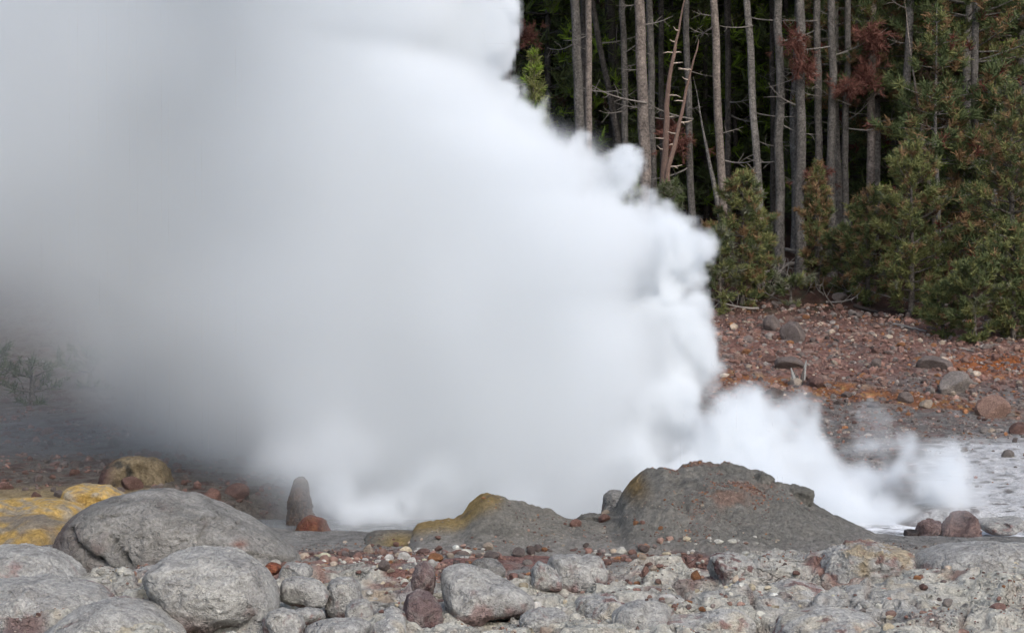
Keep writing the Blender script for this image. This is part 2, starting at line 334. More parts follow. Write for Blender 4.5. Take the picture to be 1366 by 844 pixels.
rock('boulder', 'pale whitish slab of rock at the bottom edge under the egg-shaped boulder', 'boulder', (404, 826, 500, 866), 9.3, .16, 'pale', 5, .8, group=B)
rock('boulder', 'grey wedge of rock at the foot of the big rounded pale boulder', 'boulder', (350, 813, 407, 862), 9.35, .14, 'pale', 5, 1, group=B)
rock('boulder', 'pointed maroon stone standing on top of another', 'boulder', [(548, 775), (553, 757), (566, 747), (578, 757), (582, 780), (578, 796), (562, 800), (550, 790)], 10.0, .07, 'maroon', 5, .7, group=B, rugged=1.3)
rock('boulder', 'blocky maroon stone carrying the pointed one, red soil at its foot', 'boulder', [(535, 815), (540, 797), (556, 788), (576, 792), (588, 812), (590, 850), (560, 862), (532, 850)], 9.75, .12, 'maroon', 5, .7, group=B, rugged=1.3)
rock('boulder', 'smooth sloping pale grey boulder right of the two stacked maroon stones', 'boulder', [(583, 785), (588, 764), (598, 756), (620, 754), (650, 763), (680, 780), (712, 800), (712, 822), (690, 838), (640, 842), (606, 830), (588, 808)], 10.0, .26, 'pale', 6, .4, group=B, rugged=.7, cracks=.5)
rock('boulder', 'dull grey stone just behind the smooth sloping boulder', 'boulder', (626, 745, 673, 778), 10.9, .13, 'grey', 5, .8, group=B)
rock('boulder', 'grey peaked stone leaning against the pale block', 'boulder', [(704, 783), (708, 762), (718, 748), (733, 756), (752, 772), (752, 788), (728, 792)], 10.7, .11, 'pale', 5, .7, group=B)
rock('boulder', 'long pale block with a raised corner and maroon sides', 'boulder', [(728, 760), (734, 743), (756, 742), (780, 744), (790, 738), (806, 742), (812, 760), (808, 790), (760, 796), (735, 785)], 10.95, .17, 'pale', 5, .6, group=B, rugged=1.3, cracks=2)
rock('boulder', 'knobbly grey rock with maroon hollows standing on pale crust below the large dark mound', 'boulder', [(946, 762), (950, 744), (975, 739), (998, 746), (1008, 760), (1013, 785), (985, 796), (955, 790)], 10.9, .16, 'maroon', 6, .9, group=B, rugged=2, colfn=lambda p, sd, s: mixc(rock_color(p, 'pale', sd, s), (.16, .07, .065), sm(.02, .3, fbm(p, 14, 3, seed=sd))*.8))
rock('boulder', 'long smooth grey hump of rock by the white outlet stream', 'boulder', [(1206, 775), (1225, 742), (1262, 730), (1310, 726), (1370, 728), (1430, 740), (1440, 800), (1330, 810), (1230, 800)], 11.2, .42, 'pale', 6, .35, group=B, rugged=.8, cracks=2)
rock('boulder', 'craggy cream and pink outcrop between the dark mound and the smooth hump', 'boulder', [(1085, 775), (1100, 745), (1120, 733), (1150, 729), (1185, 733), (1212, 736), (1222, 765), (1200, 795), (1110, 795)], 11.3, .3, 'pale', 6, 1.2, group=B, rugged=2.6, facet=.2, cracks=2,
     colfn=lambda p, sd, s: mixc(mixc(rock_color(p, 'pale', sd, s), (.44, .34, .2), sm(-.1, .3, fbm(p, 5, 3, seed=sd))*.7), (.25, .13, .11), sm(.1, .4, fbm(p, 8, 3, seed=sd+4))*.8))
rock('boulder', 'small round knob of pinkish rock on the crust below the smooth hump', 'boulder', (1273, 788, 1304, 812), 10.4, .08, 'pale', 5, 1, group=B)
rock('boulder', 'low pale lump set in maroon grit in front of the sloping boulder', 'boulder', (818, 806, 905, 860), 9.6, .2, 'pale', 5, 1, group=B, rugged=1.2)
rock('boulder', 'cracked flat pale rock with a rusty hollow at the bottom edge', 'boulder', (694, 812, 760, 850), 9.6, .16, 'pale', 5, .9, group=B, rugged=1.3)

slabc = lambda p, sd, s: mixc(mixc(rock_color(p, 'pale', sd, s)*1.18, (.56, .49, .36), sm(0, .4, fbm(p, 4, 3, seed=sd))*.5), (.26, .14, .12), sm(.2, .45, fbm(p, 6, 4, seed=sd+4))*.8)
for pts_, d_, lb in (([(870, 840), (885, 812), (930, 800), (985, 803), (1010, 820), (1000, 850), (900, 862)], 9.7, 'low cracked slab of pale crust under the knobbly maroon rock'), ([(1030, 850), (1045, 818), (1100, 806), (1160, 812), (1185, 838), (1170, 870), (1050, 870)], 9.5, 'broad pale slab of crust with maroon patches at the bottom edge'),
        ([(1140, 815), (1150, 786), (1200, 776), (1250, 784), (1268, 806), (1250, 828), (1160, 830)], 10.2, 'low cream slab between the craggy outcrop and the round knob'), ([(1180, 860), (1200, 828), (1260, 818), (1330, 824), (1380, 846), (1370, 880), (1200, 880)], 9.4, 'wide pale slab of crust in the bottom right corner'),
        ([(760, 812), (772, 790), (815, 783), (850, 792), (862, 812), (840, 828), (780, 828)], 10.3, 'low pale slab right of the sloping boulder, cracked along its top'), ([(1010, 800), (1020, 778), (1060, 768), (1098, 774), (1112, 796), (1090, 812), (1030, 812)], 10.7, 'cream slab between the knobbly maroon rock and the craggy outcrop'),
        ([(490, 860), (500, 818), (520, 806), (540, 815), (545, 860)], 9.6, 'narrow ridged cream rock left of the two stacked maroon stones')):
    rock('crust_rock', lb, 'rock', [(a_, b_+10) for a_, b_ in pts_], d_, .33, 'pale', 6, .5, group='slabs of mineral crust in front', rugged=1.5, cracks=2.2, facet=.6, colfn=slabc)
V = 'rocks round the vent'
rock('vent_rock', 'domed tan and maroon boulder behind the yellow crust in thin steam', 'boulder', [(128, 655), (138, 628), (152, 617), (185, 610), (205, 613), (222, 628), (231, 650), (228, 680), (150, 690)], 16.2, .35, 'tan', 5, .8, group=V, rugged=1.8,
     colfn=lambda p, sd, s: mixc(mixc(np.tile(np.array([.24, .19, .12], np.float32), (len(p), 1)), (.10, .06, .055), sm(-.05, -.25, p[:, 0]+.05*fbm(p, 5, 3, seed=sd))), (.07, .065, .055), sm(.15, .4, fbm(p, 5, 4, seed=sd+1))))
rock('vent_rock', 'dark spire of rock standing at the mouth of the vent in steam', 'rock', [(383, 700), (386, 660), (391, 640), (402, 636), (410, 645), (413, 680), (424, 720), (372, 725)], 14.9, .14, 'brown', 5, 1.2, group=V, rugged=2.6)
rock('vent_rock', 'rounded rust brown rock wet with steam beside the dark spire', 'rock', [(386, 715), (395, 697), (412, 688), (432, 694), (444, 715), (450, 748), (380, 748)], 14.3, .24, 'rust', 5, .6, group=V, rugged=.8, colfn=lambda p, sd, s: rock_color(p, 'rust', sd, s)*.62)
rock('vent_rock', 'grey rock half lost in steam behind the shoulder of the large dark mound', 'rock', [(802, 690), (806, 662), (815, 654), (828, 655), (839, 668), (842, 700)], 13.7, .2, 'grey', 5, .6, group=V)
rock('vent_rock', 'wet brown boulder with a smooth back at the outlet, steam curling over it', 'rock', [(1224, 716), (1228, 700), (1242, 693), (1258, 698), (1266, 712), (1258, 726), (1232, 728)], 13.9, .16, 'wet', 5, 1., group=V, rugged=2, facet=1.2)
rock('vent_rock', 'wet reddish brown boulder, the larger of the two at the outlet', 'rock', [(1258, 722), (1262, 700), (1275, 686), (1295, 684), (1308, 698), (1310, 722), (1285, 734)], 13.75, .2, 'wet', 5, 1.2, group=V, rugged=2, facet=1.2)
rock('vent_rock', 'small black stone in white water beside the wet boulders', 'rock', (1206, 706, 1227, 718), 13.9, .07, 'black', 4, 1, group=V)
rock('vent_rock', 'grey undercut ledge of sinter at the edge of the white stream', 'rock', [(1305, 700), (1315, 694), (1345, 694), (1362, 690), (1372, 698), (1345, 710), (1318, 712)], 14.0, .3, 'grey', 5, .6, group=V, colfn=lambda p, sd, s: rock_color(p, 'pale', sd, s)*1.0)
Yg = 'yellow sulphur crust'
rock('sulphur_crust', 'bright yellow rounded lump of mineral crust beside the long domed boulder', 'mineral crust', [(78, 668), (88, 652), (110, 646), (138, 648), (165, 662), (180, 690), (100, 700)], 13.6, .28, 'ochre', 5, .5, group=Yg, rugged=.9, cracks=.3)
rock('sulphur_crust', 'long yellow ridge of mineral crust with a pale crest', 'mineral crust', [(-60, 672), (-10, 668), (40, 666), (90, 670), (115, 682), (120, 705), (20, 712), (-60, 705)], 13.3, .4, 'ochre', 5, .4, group=Yg, rugged=.7, cracks=.3, colfn=lambda p, sd, s: rock_color(p, 'ochre', sd, s)*.9)
rock('sulphur_crust', 'tan and yellow sheet of crust sloping down to the flaking boulder', 'mineral crust', [(-80, 705), (-20, 692), (50, 690), (95, 702), (100, 740), (20, 760), (-80, 750)], 12.6, .5, 'ochre', 5, .4, group=Yg, rugged=.7, cracks=1, colfn=lambda p, sd, s: mixc(rock_color(p, 'ochre', sd, s)*.75, (.26, .22, .17), sm(-.1, .4, fbm(p, 3, 3, seed=sd))))
rock('sulphur_crust', 'small flat yellow crust on the mud by the steaming water', 'mineral crust', (410, 734, 440, 744), 12.35, .09, 'ochre', 4, .6, group=Yg)

# ------------------------------------------------------------------ the two mounds and the rim
def mound(name, label, cat, prof, yc, df, db, base, colf, amp=1., step=.012, group=None, sharp=1.4, shift=None):
    px = np.array([a for a, b in prof], np.float32); tz = np.array([CH+(HY-b)/F*yc for a, b in prof]); tx = (px-683)/F*yc
    xs_ = np.arange(tx[0], tx[-1], step); ys_ = np.arange(yc-df, yc+db, step*1.1)
    Xm, Ym = np.meshgrid(xs_, ys_); x, y = Xm.ravel(), Ym.ravel(); q = xyz(x, y)
    xw = x+.03*fbm(q, 3, 3, seed=60)
    T = np.interp(xw, tx, tz)
    t = (y-yc)/np.where(y < yc, df, db); t = t+.07*fbm(q, 1.3, 3, seed=61)*np.abs(t)
    t = np.clip(np.abs(t), 0, 1); pr = np.where(y < yc, (1-t)**sharp*(1+sharp*t*.9), 1-t*t)
    pr = np.clip(pr, 0, 1.0)
    z = base+(T-base)*pr
    edge = sm(1., .8, t)*sm(tx[0], tx[0]+.08, x)*sm(tx[-1], tx[-1]-.08, x)
    hh = np.clip((z-base)/.3, 0, 1)
    z = z+amp*hh*(.035*fbm(q, 2.4, 4, seed=62)+.050*ridge(q*np.array([1, .55, 1], np.float32)+.25*np.stack([q[:, 1]]*3, 1)*np.array([1, 0, 0], np.float32), 3.6, 5, seed=63)-.02)+amp*hh*.05*(np.round(3*(f3 := fbm(q, 1.5, 3, seed=65)))/3-f3)*-.8+amp*(.006*fbm(q, 16, 3, seed=64)+.005*ridge(q, 28, 2, seed=66))
    lumps, lid = cells(x, y, 4.2, 9, .7); z = z+amp*hh*.045*(lid-.5)*sm(0, .3, lumps)-.016*amp*hh*sm(.08, 0, lumps)*sm(.0, .3, fbm(q, 1.5, 2, seed=69))
    z = z-(1-edge)*.12
    me = mesh_np(name, np.stack([x, y, z], 1), quads(len(xs_), len(ys_)), M_MOUND, np.clip(colf(x, y, z, q), .01, .8), True)
    o = tag(obj(name, me), label, cat, group); return o, (x, y, z)
def colR(x, y, z, q):
    n = fbm(q, 3, 4, seed=70); c_ = np.tile(np.array([.24, .23, .205], np.float32), (len(x), 1))
    c_ = mixc(c_, (.185, .18, .16), sm(.0, .5, n)); c_ = mixc(c_, (.29, .275, .255), sm(.12, -.02, z))
    c_ = mixc(c_, (.22, .14, .04), sm(.16, .0, np.abs(x-.83+.5*(z-.35)+.03*n))*sm(.15, .3, z)*sm(12.3, 12.8, y)*sm(1.0, .85, x)*.8)
    spill = .8*np.exp(-(((x-1.82-.9*(y-12.9))/.16)**2+((y-12.55)/.35)**2))+.8*np.exp(-(((x-1.27)/.18)**2+((y-13.0)/.12)**2))
    m_ = sm(.35, .8, spill+.5*fbm(q, 8, 3, seed=71)); c_ = mixc(c_, (.30, .15, .10), m_*.5)
    st = np.exp(-(((x-1.15)/.25)**2+((y-11.9+.2*(x-1.15))/.07)**2)); return mixc(c_, (.15, .07, .065), sm(.3, .7, st+.3*n)*.8)
def colL(x, y, z, q):
    n = fbm(q, 3, 4, seed=72); c_ = np.tile(np.array([.27, .255, .22], np.float32), (len(x), 1)); c_ = mixc(c_, (.205, .195, .17), sm(.0, .5, n))
    c_ = mixc(c_, (.30, .285, .26), sm(.14, .02, z))
    yl = sm(-.12, -.24, x+.06*n-.55*(z-.1))*sm(.03, .10, z)*sm(12.25, 12.55, y)
    return mixc(mixc(c_, (.36, .25, .085), yl*.85), (.20, .15, .09), yl*sm(.1, .4, fbm(q, 7, 3, seed=75))*.8)
mR, gR = mound('sinter_mound', 'large dark grey mound with a spill of rust red grit down its face', 'mound',
      [(745, 745), (770, 694), (800, 688), (824, 680), (832, 661), (848, 643), (865, 631), (882, 625), (896, 630), (904, 632), (912, 624), (936, 619), (960, 622), (978, 627), (1000, 634), (1020, 640), (1038, 646), (1065, 659), (1095, 677), (1109, 688), (1149, 705), (1179, 719), (1200, 745)],
      13.0, 1.25, .55, -.04, colR, group='mineral mounds at the vent')
mL, gL = mound('sinter_mound', 'smaller grey mound with a yellow edge, left of the large dark one', 'mound',
      [(535, 740), (549, 710), (556, 699), (574, 694), (608, 691), (620, 686), (632, 673), (645, 665), (660, 662), (672, 663), (692, 673), (716, 682), (738, 682), (756, 690), (790, 694), (830, 700), (860, 745)],
      12.75, 1.0, .5, -.04, colL, group='mineral mounds at the vent')
mD, gD = mound('sinter_mound', 'low smooth grey rim dome with a yellow patch at the water edge', 'mound',
      [(474, 740), (480, 727), (488, 716), (500, 710), (520, 708), (548, 708), (575, 714), (600, 740)], 12.7, .45, .3, -.04,
      lambda x, y, z, q: mixc(np.tile(np.array([.22, .21, .185], np.float32), (len(x), 1)), (.36, .26, .10), np.exp(-(((x+.74)/.13)**2+((y-12.45)/.16)**2))*.9), amp=.35, group='mineral mounds at the vent')

for nm, (x0, y0, x1, y1), d_, dep in (('a', (866, 625, 908, 652), 12.95, .2), ('b', (900, 619, 985, 650), 13.05, .25), ('c', (985, 628, 1030, 655), 12.98, .2), ('d', (1036, 649, 1085, 680), 12.92, .18),
        ('g', (768, 684, 818, 704), 12.95, .14), ('h', (950, 690, 1015, 712), 12.45, .12), ('i', (842, 655, 872, 690), 12.9, .16), ('j', (1120, 706, 1160, 724), 12.8, .12)):
    o = rock('outcrop', None, None, (x0, y0+3, x1, y1+4), d_, dep, 'grey', 5, 2.2, rugged=3., mat=M_MOUND, colfn=lambda p, sd, s_: mixc(np.tile(np.array([.24, .23, .205], np.float32), (len(p), 1)), (.175, .17, .15), sm(-.1, .4, fbm(p, 8, 4, seed=sd))))
    o.parent = mR
# ------------------------------------------------------------------ water
def water_mat():
    m = bpy.data.materials.new('milky_water'); m.use_nodes = True; t = m.node_tree; N = t.nodes.new; L = t.links.new
    p = t.nodes['Principled BSDF']; p.inputs['Roughness'].default_value = .12
    n = N('ShaderNodeTexNoise'); n.inputs['Scale'].default_value = 5; n.inputs['Detail'].default_value = 8; n.inputs['Roughness'].default_value = .7
    tc = N('ShaderNodeTexCoord'); L(tc.outputs['Object'], n.inputs['Vector'])
    r = N('ShaderNodeValToRGB'); r.color_ramp.elements[0].position = .38; r.color_ramp.elements[0].color = (.12, .12, .12, 1); r.color_ramp.elements[1].position = .55; r.color_ramp.elements[1].color = (.72, .74, .76, 1)
    L(n.outputs[0], r.inputs[0])
    at = N('ShaderNodeAttribute'); at.attribute_name = 'Col'
    mx = N('ShaderNodeMix'); mx.data_type = 'RGBA'; L(at.outputs['Fac'], mx.inputs[0]); mx.inputs[6].default_value = (.12, .125, .125, 1); L(r.outputs[0], mx.inputs[7]); L(mx.outputs[2], p.inputs['Base Color'])
    L(at.outputs['Fac'], p.inputs['Roughness'])
    b = N('ShaderNodeBump'); b.inputs['Distance'].default_value = .03; L(n.outputs[0], b.inputs['Height']); L(b.outputs[0], p.inputs['Normal'])
    return m
wx = np.arange(-2.3, 4.6, .05); wy = np.arange(13.0, 15.2, .05); Xw, Yw = np.meshgrid(wx, wy); xw_, yw_ = Xw.ravel(), Yw.ravel()
foam = .05+.9*sm(2.2, 2.7, xw_); me = mesh_np('hot_spring_water', np.stack([xw_, yw_, -.16+.006*fbm(xyz(xw_, yw_), 6, 3)], 1), quads(len(wx), len(wy)), water_mat(), np.repeat(foam[:, None], 3, 1), True)
tag(obj('water', me), kind='structure')
print('rocks', round(time.time()-T0, 1))

# ------------------------------------------------------------------ loose stones
def shard(sub, seed):
    v, f = ico(sub); v = v.copy(); r_ = np.random.default_rng(seed)
    for _ in range(9):
        n = r_.normal(size=3); n /= np.linalg.norm(n); hgt = r_.uniform(.55, .85); dd = v@n; v -= np.outer(np.maximum(dd-hgt, 0), n)
    v *= r_.uniform(.75, 1.15, 3)
    return (v*(1+.06*fbm(v, 2.2, 2, seed=seed))[:, None]).astype(np.float32), f
SH_LO = [shard(1, 500+i) for i in range(12)]; SH_MD = [shard(3, 520+i) for i in range(10)]
STONE_COL = [(.26, .15, .12), (.20, .12, .10), (.34, .22, .175), (.20, .165, .15), (.30, .265, .24), (.33, .16, .08), (.46, .38, .30), (.14, .11, .10)]
SC_NAME = ['rust red', 'dark maroon', 'pinkish tan', 'brownish grey', 'pale grey', 'orange', 'cream', 'dark brown']
def scatter(n, fx, fy, fs, pick, keep=None):
    x = fx(n); y = fy(n); s = fs(n); ci = pick(n, x, y)
    if keep is not None:
        k = keep(x, y); x, y, s, ci = x[k], y[k], s[k], ci[k]
    return x, y, s, ci
MG = [(c_, a.min(), a.max(), b.min(), b.max(), len(np.unique(a)), len(a)//len(np.unique(a))) for a, b, c_ in (gR, gL, gD)]
def zsurf(x, y):
    """height of the ground or of a mound at points"""
    z = hza(x, y)
    x = np.atleast_1d(x); y = np.atleast_1d(y)
    for (c_, xa, xb, ya, yb, nxm, nym) in MG:
        ins = (x > xa) & (x < xb) & (y > ya) & (y < yb)
        ii = np.clip(((x-xa)/(xb-xa)*(nxm-1)).astype(int), 0, nxm-1); jj = np.clip(((y-ya)/(yb-ya)*(nym-1)).astype(int), 0, nym-1)
        zz = c_.reshape(nym, nxm)[jj, ii]; z = np.where(ins, np.maximum(z, zz), z)
    return z
def stuff_stones(name, label, x, y, s, ci, seed, sink=.25, lib=SH_LO):
    r_ = np.random.default_rng(seed); z = zsurf(x, y); Vs, Fs, Cs, off = [], [], [], 0
    for k in range(len(lib)):
        idx = np.where(np.arange(len(x)) % len(lib) == k)[0]
        if not len(idx): continue
        v, f = lib[k]; a = r_.uniform(0, 6.28, len(idx)); ca, sa = np.cos(a), np.sin(a)
        sx, sy, sz = (s[idx]*r_.uniform(.7, 1.3, len(idx)) for _ in range(3)); sz = sz*.72
        vx = v[None, :, 0]*sx[:, None]; vy = v[None, :, 1]*sy[:, None]
        px = vx*ca[:, None]-vy*sa[:, None]+x[idx][:, None]; py = vx*sa[:, None]+vy*ca[:, None]+y[idx][:, None]; pz = v[None, :, 2]*sz[:, None]+z[idx][:, None]+sz[:, None]*(1-2*sink)*.6
        Vs.append(np.stack([px, py, pz], -1).reshape(-1, 3))
        Fs.append((f[None]+(np.arange(len(idx))*len(v))[:, None, None]+off).reshape(-1, 3)); off += len(idx)*len(v)
        cc = np.array(STONE_COL)[ci[idx]]*r_.uniform(.7, 1.35, (len(idx), 1)); Cs.append(np.repeat(cc, len(v), 0))
    me = mesh_np(name, np.concatenate(Vs), np.concatenate(Fs), M_STONE, np.clip(np.concatenate(Cs), .02, .7), False)
    return tag(obj(name, me), label, kind='stuff')
U = rng.uniform
# gravel on the slope (right), rubble of the left bank, grit between the boulders, grit on the mounds
def slopepick(n, x, y):
    p = rng.choice(8, n, p=[.24, .18, .17, .13, .1, .06, .05, .07]); grey = (y < 25.2); p[grey & (rng.random(n) < .6)] = 4; return p
x = U(-2, 10.5, 24000); y = 17+18.5*U(0, 1, 24000)**.75; s = np.clip(rng.lognormal(-3.7, .55, 24000), .008, .09)*np.where(y < 26, .6, 1.)
k = (y < 35.5-.6*np.maximum(x-4, 0)) & (x/y*F+683 > 860) & (x/y*F+683 < 1450) & ((y > 22.5) | (x < .2*y) | (U(0, 1, len(x)) < .08)); x, y, s = x[k], y[k], s[k]
stuff_stones('gravel', 'red and grey gravel covering the slope below the pines', x, y, s, slopepick(len(x), x, y), 1)
x = U(-7.5, -.5, 5000); y = 14.5+11*U(0, 1, 5000); s = np.clip(rng.lognormal(-4.0, .55, 5000), .008, .06); k = (x/y*F+683 > -80) & (fbm(xyz(x, y), .7, 2, seed=90) > -.15); x, y, s = x[k], y[k], s[k]
stuff_stones('rubble', 'dark maroon rubble on the steaming bank', x, y, s, rng.choice([0, 1, 1, 3, 7], len(x)), 2)
x = U(-3.4, 3.8, 26000); y = 9+3.9*U(0, 1, 26000); s = np.clip(rng.lognormal(-5.25, .5, 26000), .0025, .022)
k = (fbm(xyz(x, y), 1.6, 3, seed=91)+.25*sm(10.6, 11.4, y) > .12) & (y < 12.6); x, y, s = x[k][:6500], y[k][:6500], s[k][:6500]
stuff_stones('grit', 'red and cream grit strewn between the boulders', x, y, s, rng.choice([0, 1, 1, 2, 4, 4, 6, 6, 3, 5], len(x)), 3)
x = U(-3.4, 3.8, 9000); y = 9+3.2*U(0, 1, 9000); s = np.clip(rng.lognormal(-4.15, .5, 9000), .008, .05)
k = (fbm(xyz(x, y), 1.3, 3, seed=95)+.12*sm(0, 1.5, x) > .12) & (y < 12.1); x, y, s = x[k][:1700], y[k][:1700], s[k][:1700]
STONE_COL += [(.58, .56, .49), (.50, .48, .44), (.58, .50, .36)]
stuff_stones('crust_fragments', 'broken cream and grey fragments of the mineral crust', x, y, s, rng.choice([8, 8, 9, 9, 10, 2], len(x)), 6, sink=.45, lib=[shard(2, 560+i) for i in range(10)])
STONE_COL = STONE_COL[:8]
y1 = rng.normal(0, 1, 1500)*.26+12.5; x1 = 1.80+.9*(y1-12.9)+rng.normal(0, 1, 1500)*np.interp(y1, [12.1, 12.9], [.2, .09]); x2 = rng.normal(1.27, .16, 350); y2 = rng.normal(12.95, .09, 350); x = np.concatenate([x1, x2]); y = np.concatenate([y1, y2]); k = (y > 11.95) & (y < 13.15) & (x > .9) & (x < 2.3) & (fbm(xyz(x, y), 4, 2, seed=99) > -.12); x, y = x[k], y[k]
stuff_stones('red_grit', 'rust red grit spilling down the large dark mound', x, y, np.clip(rng.lognormal(-5.0, .35, len(x)), .003, .014), rng.choice([0, 0, 1, 2, 5], len(x)), 4)

x = np.concatenate([U(-1.35, .9, 1500), U(.6, 3.4, 500)]); y = np.concatenate([U(10.85, 12.05, 1500), U(9.3, 11.8, 500)]); s = np.clip(rng.lognormal(-4.25, .5, 2000), .007, .045); k = fbm(xyz(x, y), 2.2, 3, seed=97) > .05
x, y, s = x[k], y[k], s[k]
stuff_stones('debris', 'band of rust red and brown stones below the mounds', x, y, s, rng.choice([0, 0, 1, 1, 2, 3, 6, 7, 5], len(x)), 7, lib=[shard(2, 590+i) for i in range(10)])
# singly built stones
MED = []
for k_, (v, f) in enumerate(SH_MD):
    for ci in range(8):
        cc = np.tile(np.array(STONE_COL[ci]), (len(v), 1))*(1+.2*fbm(v, 1.5, 3, seed=k_*8+ci))[:, None]
        MED.append((k_, ci, mesh_np('stone', v, f, M_STONE, cc, False)))
MEDD = {(a, b): m for a, b, m in MED}
LAND = [((1060, 440), 'the tall pointed boulder'), ((1276, 510), 'the rounded boulder'), ((1246, 485), 'the broad flat boulder'), ((1053, 482), 'the dull grey slab'), ((1062, 510), 'the white stone by the dead stump'),
        ((1170, 486), 'the bluish block'), ((1335, 480), 'the orange patch of soil'), ((1130, 535), 'the orange seep'), ((1330, 550), 'the pink ledge'), ((1213, 438), 'the fallen grey branch'), ((1245, 565), 'the grey wash'),
        ((45, 640), 'the foggy bank beyond the yellow crust'), ((300, 660), 'the long domed boulder'), ((620, 745), 'the smaller grey mound'), ((760, 700), 'the saddle of the two mounds'), ((900, 720), 'the large dark mound'), ((700, 790), 'the sloping boulder'), ((980, 800), 'the knobbly maroon rock'), ((1280, 800), 'the smooth hump'), ((520, 780), 'the stacked maroon stones')]
used = {}
def stone(x, y, s, ci, group, zs=None, label=None, asp=(1, 1, .75), name='loose_stone', sink=.2):
    r_ = rng; z = float(zsurf(np.array([x], np.float32), np.array([y], np.float32))[0]) if zs is None else zs
    o = obj(name, MEDD[(int(r_.integers(0, len(SH_MD))), ci)]); a = r_.uniform(.8, 1.2, 3)
    o.scale = (s*asp[0]*a[0], s*asp[1]*a[1], s*asp[2]*a[2]); o.rotation_euler = (r_.uniform(-.3, .3), r_.uniform(-.3, .3), r_.uniform(0, 6.28)); o.location = (x, y, z+s*asp[2]*(1-2*sink)*.6)
    if label is None:
        px, py = x/y*F+683, HY+(CH-z)*F/y
        dd = [(math.hypot(px-a[0][0], (py-a[0][1])*1.3), a) for a in LAND]; dist, ((lx, ly), ln) = min(dd)
        rel = 'close to' if dist < 22 else ('left of' if px < lx-25 else 'right of' if px > lx+25 else 'above' if py < ly else 'below')
        size = 'large' if s > .11 else 'fair-sized' if s > .07 else 'small' if s > .03 else 'tiny'
        sh = 'rounded' if a[2] > 1.1 else 'flat' if a[2] < .9 else 'long' if a[0] > 1.08 else 'angular'
        label = f'{size} {sh} {SC_NAME[ci]} stone {rel} {ln}'
    return tag(o, label, 'stone', group)
def at_ground(px, py):
    d = np.arange(9., 45, .02); hit = CH+(HY-py)/F*d < zsurf((px-683)/F*d, d)
    d = float(d[np.argmax(hit)]) if hit.any() else 36.
    return (px-683)/F*d, d
G1 = 'stones lying on the red slope'
n = 0
while n < 150:
    px = U(935, 1366); py = 405+205*U()**1.0
    if py < 400+max(0, px-1200)*.36+6: continue
    x, y = at_ground(px, py); s = float(np.clip(rng.lognormal(-2.75, .38), .045, .16))*(1 if y > 26 else .6)
    stone(x, y, s, int(slopepick(1, np.array([x]), np.array([y]))[0]), G1); n += 1
for px, py, wpx, ci, lb in [(1060, 457, 32, 3, 'tall grey brown boulder with a pointed top on the red slope'), (1276, 524, 40, 4, 'rounded pinkish grey boulder standing clear on the slope'), (1246, 494, 50, 3, 'broad flat boulder sunk in the red slope'),
        (1053, 493, 42, 3, 'dull grey slab beside a dead stump on the slope'), (1028, 484, 22, 1, 'reddish stone left of the dull grey slab'), (987, 484, 18, 2, 'pinkish stone nearest the steam on the slope'), (1062, 517, 16, 6, 'white rounded stone at the foot of the dead stump'),
        (1169, 491, 15, 3, 'bluish grey block on the middle of the red slope'), (1120, 402, 16, 3, 'grey stone on the red soil below the small pine'), (1236, 545, 16, 6, 'pale cream stone on the orange seep'), (1325, 556, 40, 2, 'pink ledge stone at the bottom of the slope'), (1360, 580, 24, 1, 'dark pink boulder cut by the right edge of the slope'),
        (1033, 529, 22, 7, 'dark brown mossy lump at the left end of the orange seep'), (1120, 541, 15, 7, 'small brown mossy lump in the middle of the orange seep'), (1166, 545, 15, 7, 'round brown mossy lump at the right end of the orange seep'), (1030, 441, 18, 3, 'grey stone left of the tall pointed boulder')]:
    x, y = at_ground(px, py-2); s = wpx*.66/F*y; tall = 1.15 if 'tall' in lb else .5 if 'flat' in lb or 'slab' in lb or 'lump' in lb else .85
    stone(x, y, s, ci, G1, label=lb, asp=(1.05, .9, tall), name='slope_boulder', sink=.25)
G2 = 'stones on the steaming bank'
for _ in range(45):
    px, py = U(0, 330), 575+110*U(); x, y = at_ground(px, py); stone(x, y, float(np.clip(rng.lognormal(-2.9, .4), .03, .12)), int(rng.choice([1, 1, 3, 7, 0])), G2)
G3 = 'loose stones between the mounds and the boulders'
for px, py, wpx, ci, lb in [(581, 751, 26, 5, 'orange angular stone above the stacked maroon stones'), (600, 745, 15, 6, 'tan stone beside the orange angular one'), (656, 748, 28, 3, 'brownish flat stone on the red grit'), (692, 743, 22, 3, 'grey brown pair-like stone right of the brownish flat one'),
        (652, 735, 18, 6, 'cream flat stone behind the brownish flat one'), (768, 703, 15, 0, 'red block on the saddle between the mounds'), (808, 688, 11, 6, 'white stone on the dark ledge of the large mound'), (806, 698, 22, 0, 'flat red slab below the dark ledge'),
        (848, 702, 11, 5, 'orange chip, left one of a close pair'), (857, 701, 9, 0, 'red chip, right one of a close pair'), (882, 709, 9, 5, 'upright orange chip right of the close pair'), (782, 731, 11, 7, 'black stone on the grey shelf'), (751, 730, 6, 6, 'small white pebble left of the black stone'),
        (859, 741, 17, 7, 'brown stone sitting on a white one'), (857, 746, 13, 6, 'white stone under the brown one'), (584, 722, 12, 0, 'red chip below the smaller mound'), (630, 721, 5, 0, 'tiny red chip alone on the grey slope'), (495, 731, 9, 0, 'red chip at the edge of the water'), (505, 731, 7, 7, 'black chip at the edge of the water'),
        (528, 730, 11, 0, 'red chip by the low rim dome'), (541, 746, 18, 0, 'flat red stone below the low rim dome'), (512, 763, 22, 3, 'grey wet stone left of the pointed maroon one'), (866, 828, 8, 5, 'single orange chip on the pale crust'), (1063, 770, 12, 1, 'red chip beside the yellow stained crust'), (1233, 788, 16, 1, 'maroon flake under the smooth hump')]:
    x, y = at_ground(px, py-1); stone(x, y, wpx/2/F*y, ci, G3, label=lb, sink=.15)
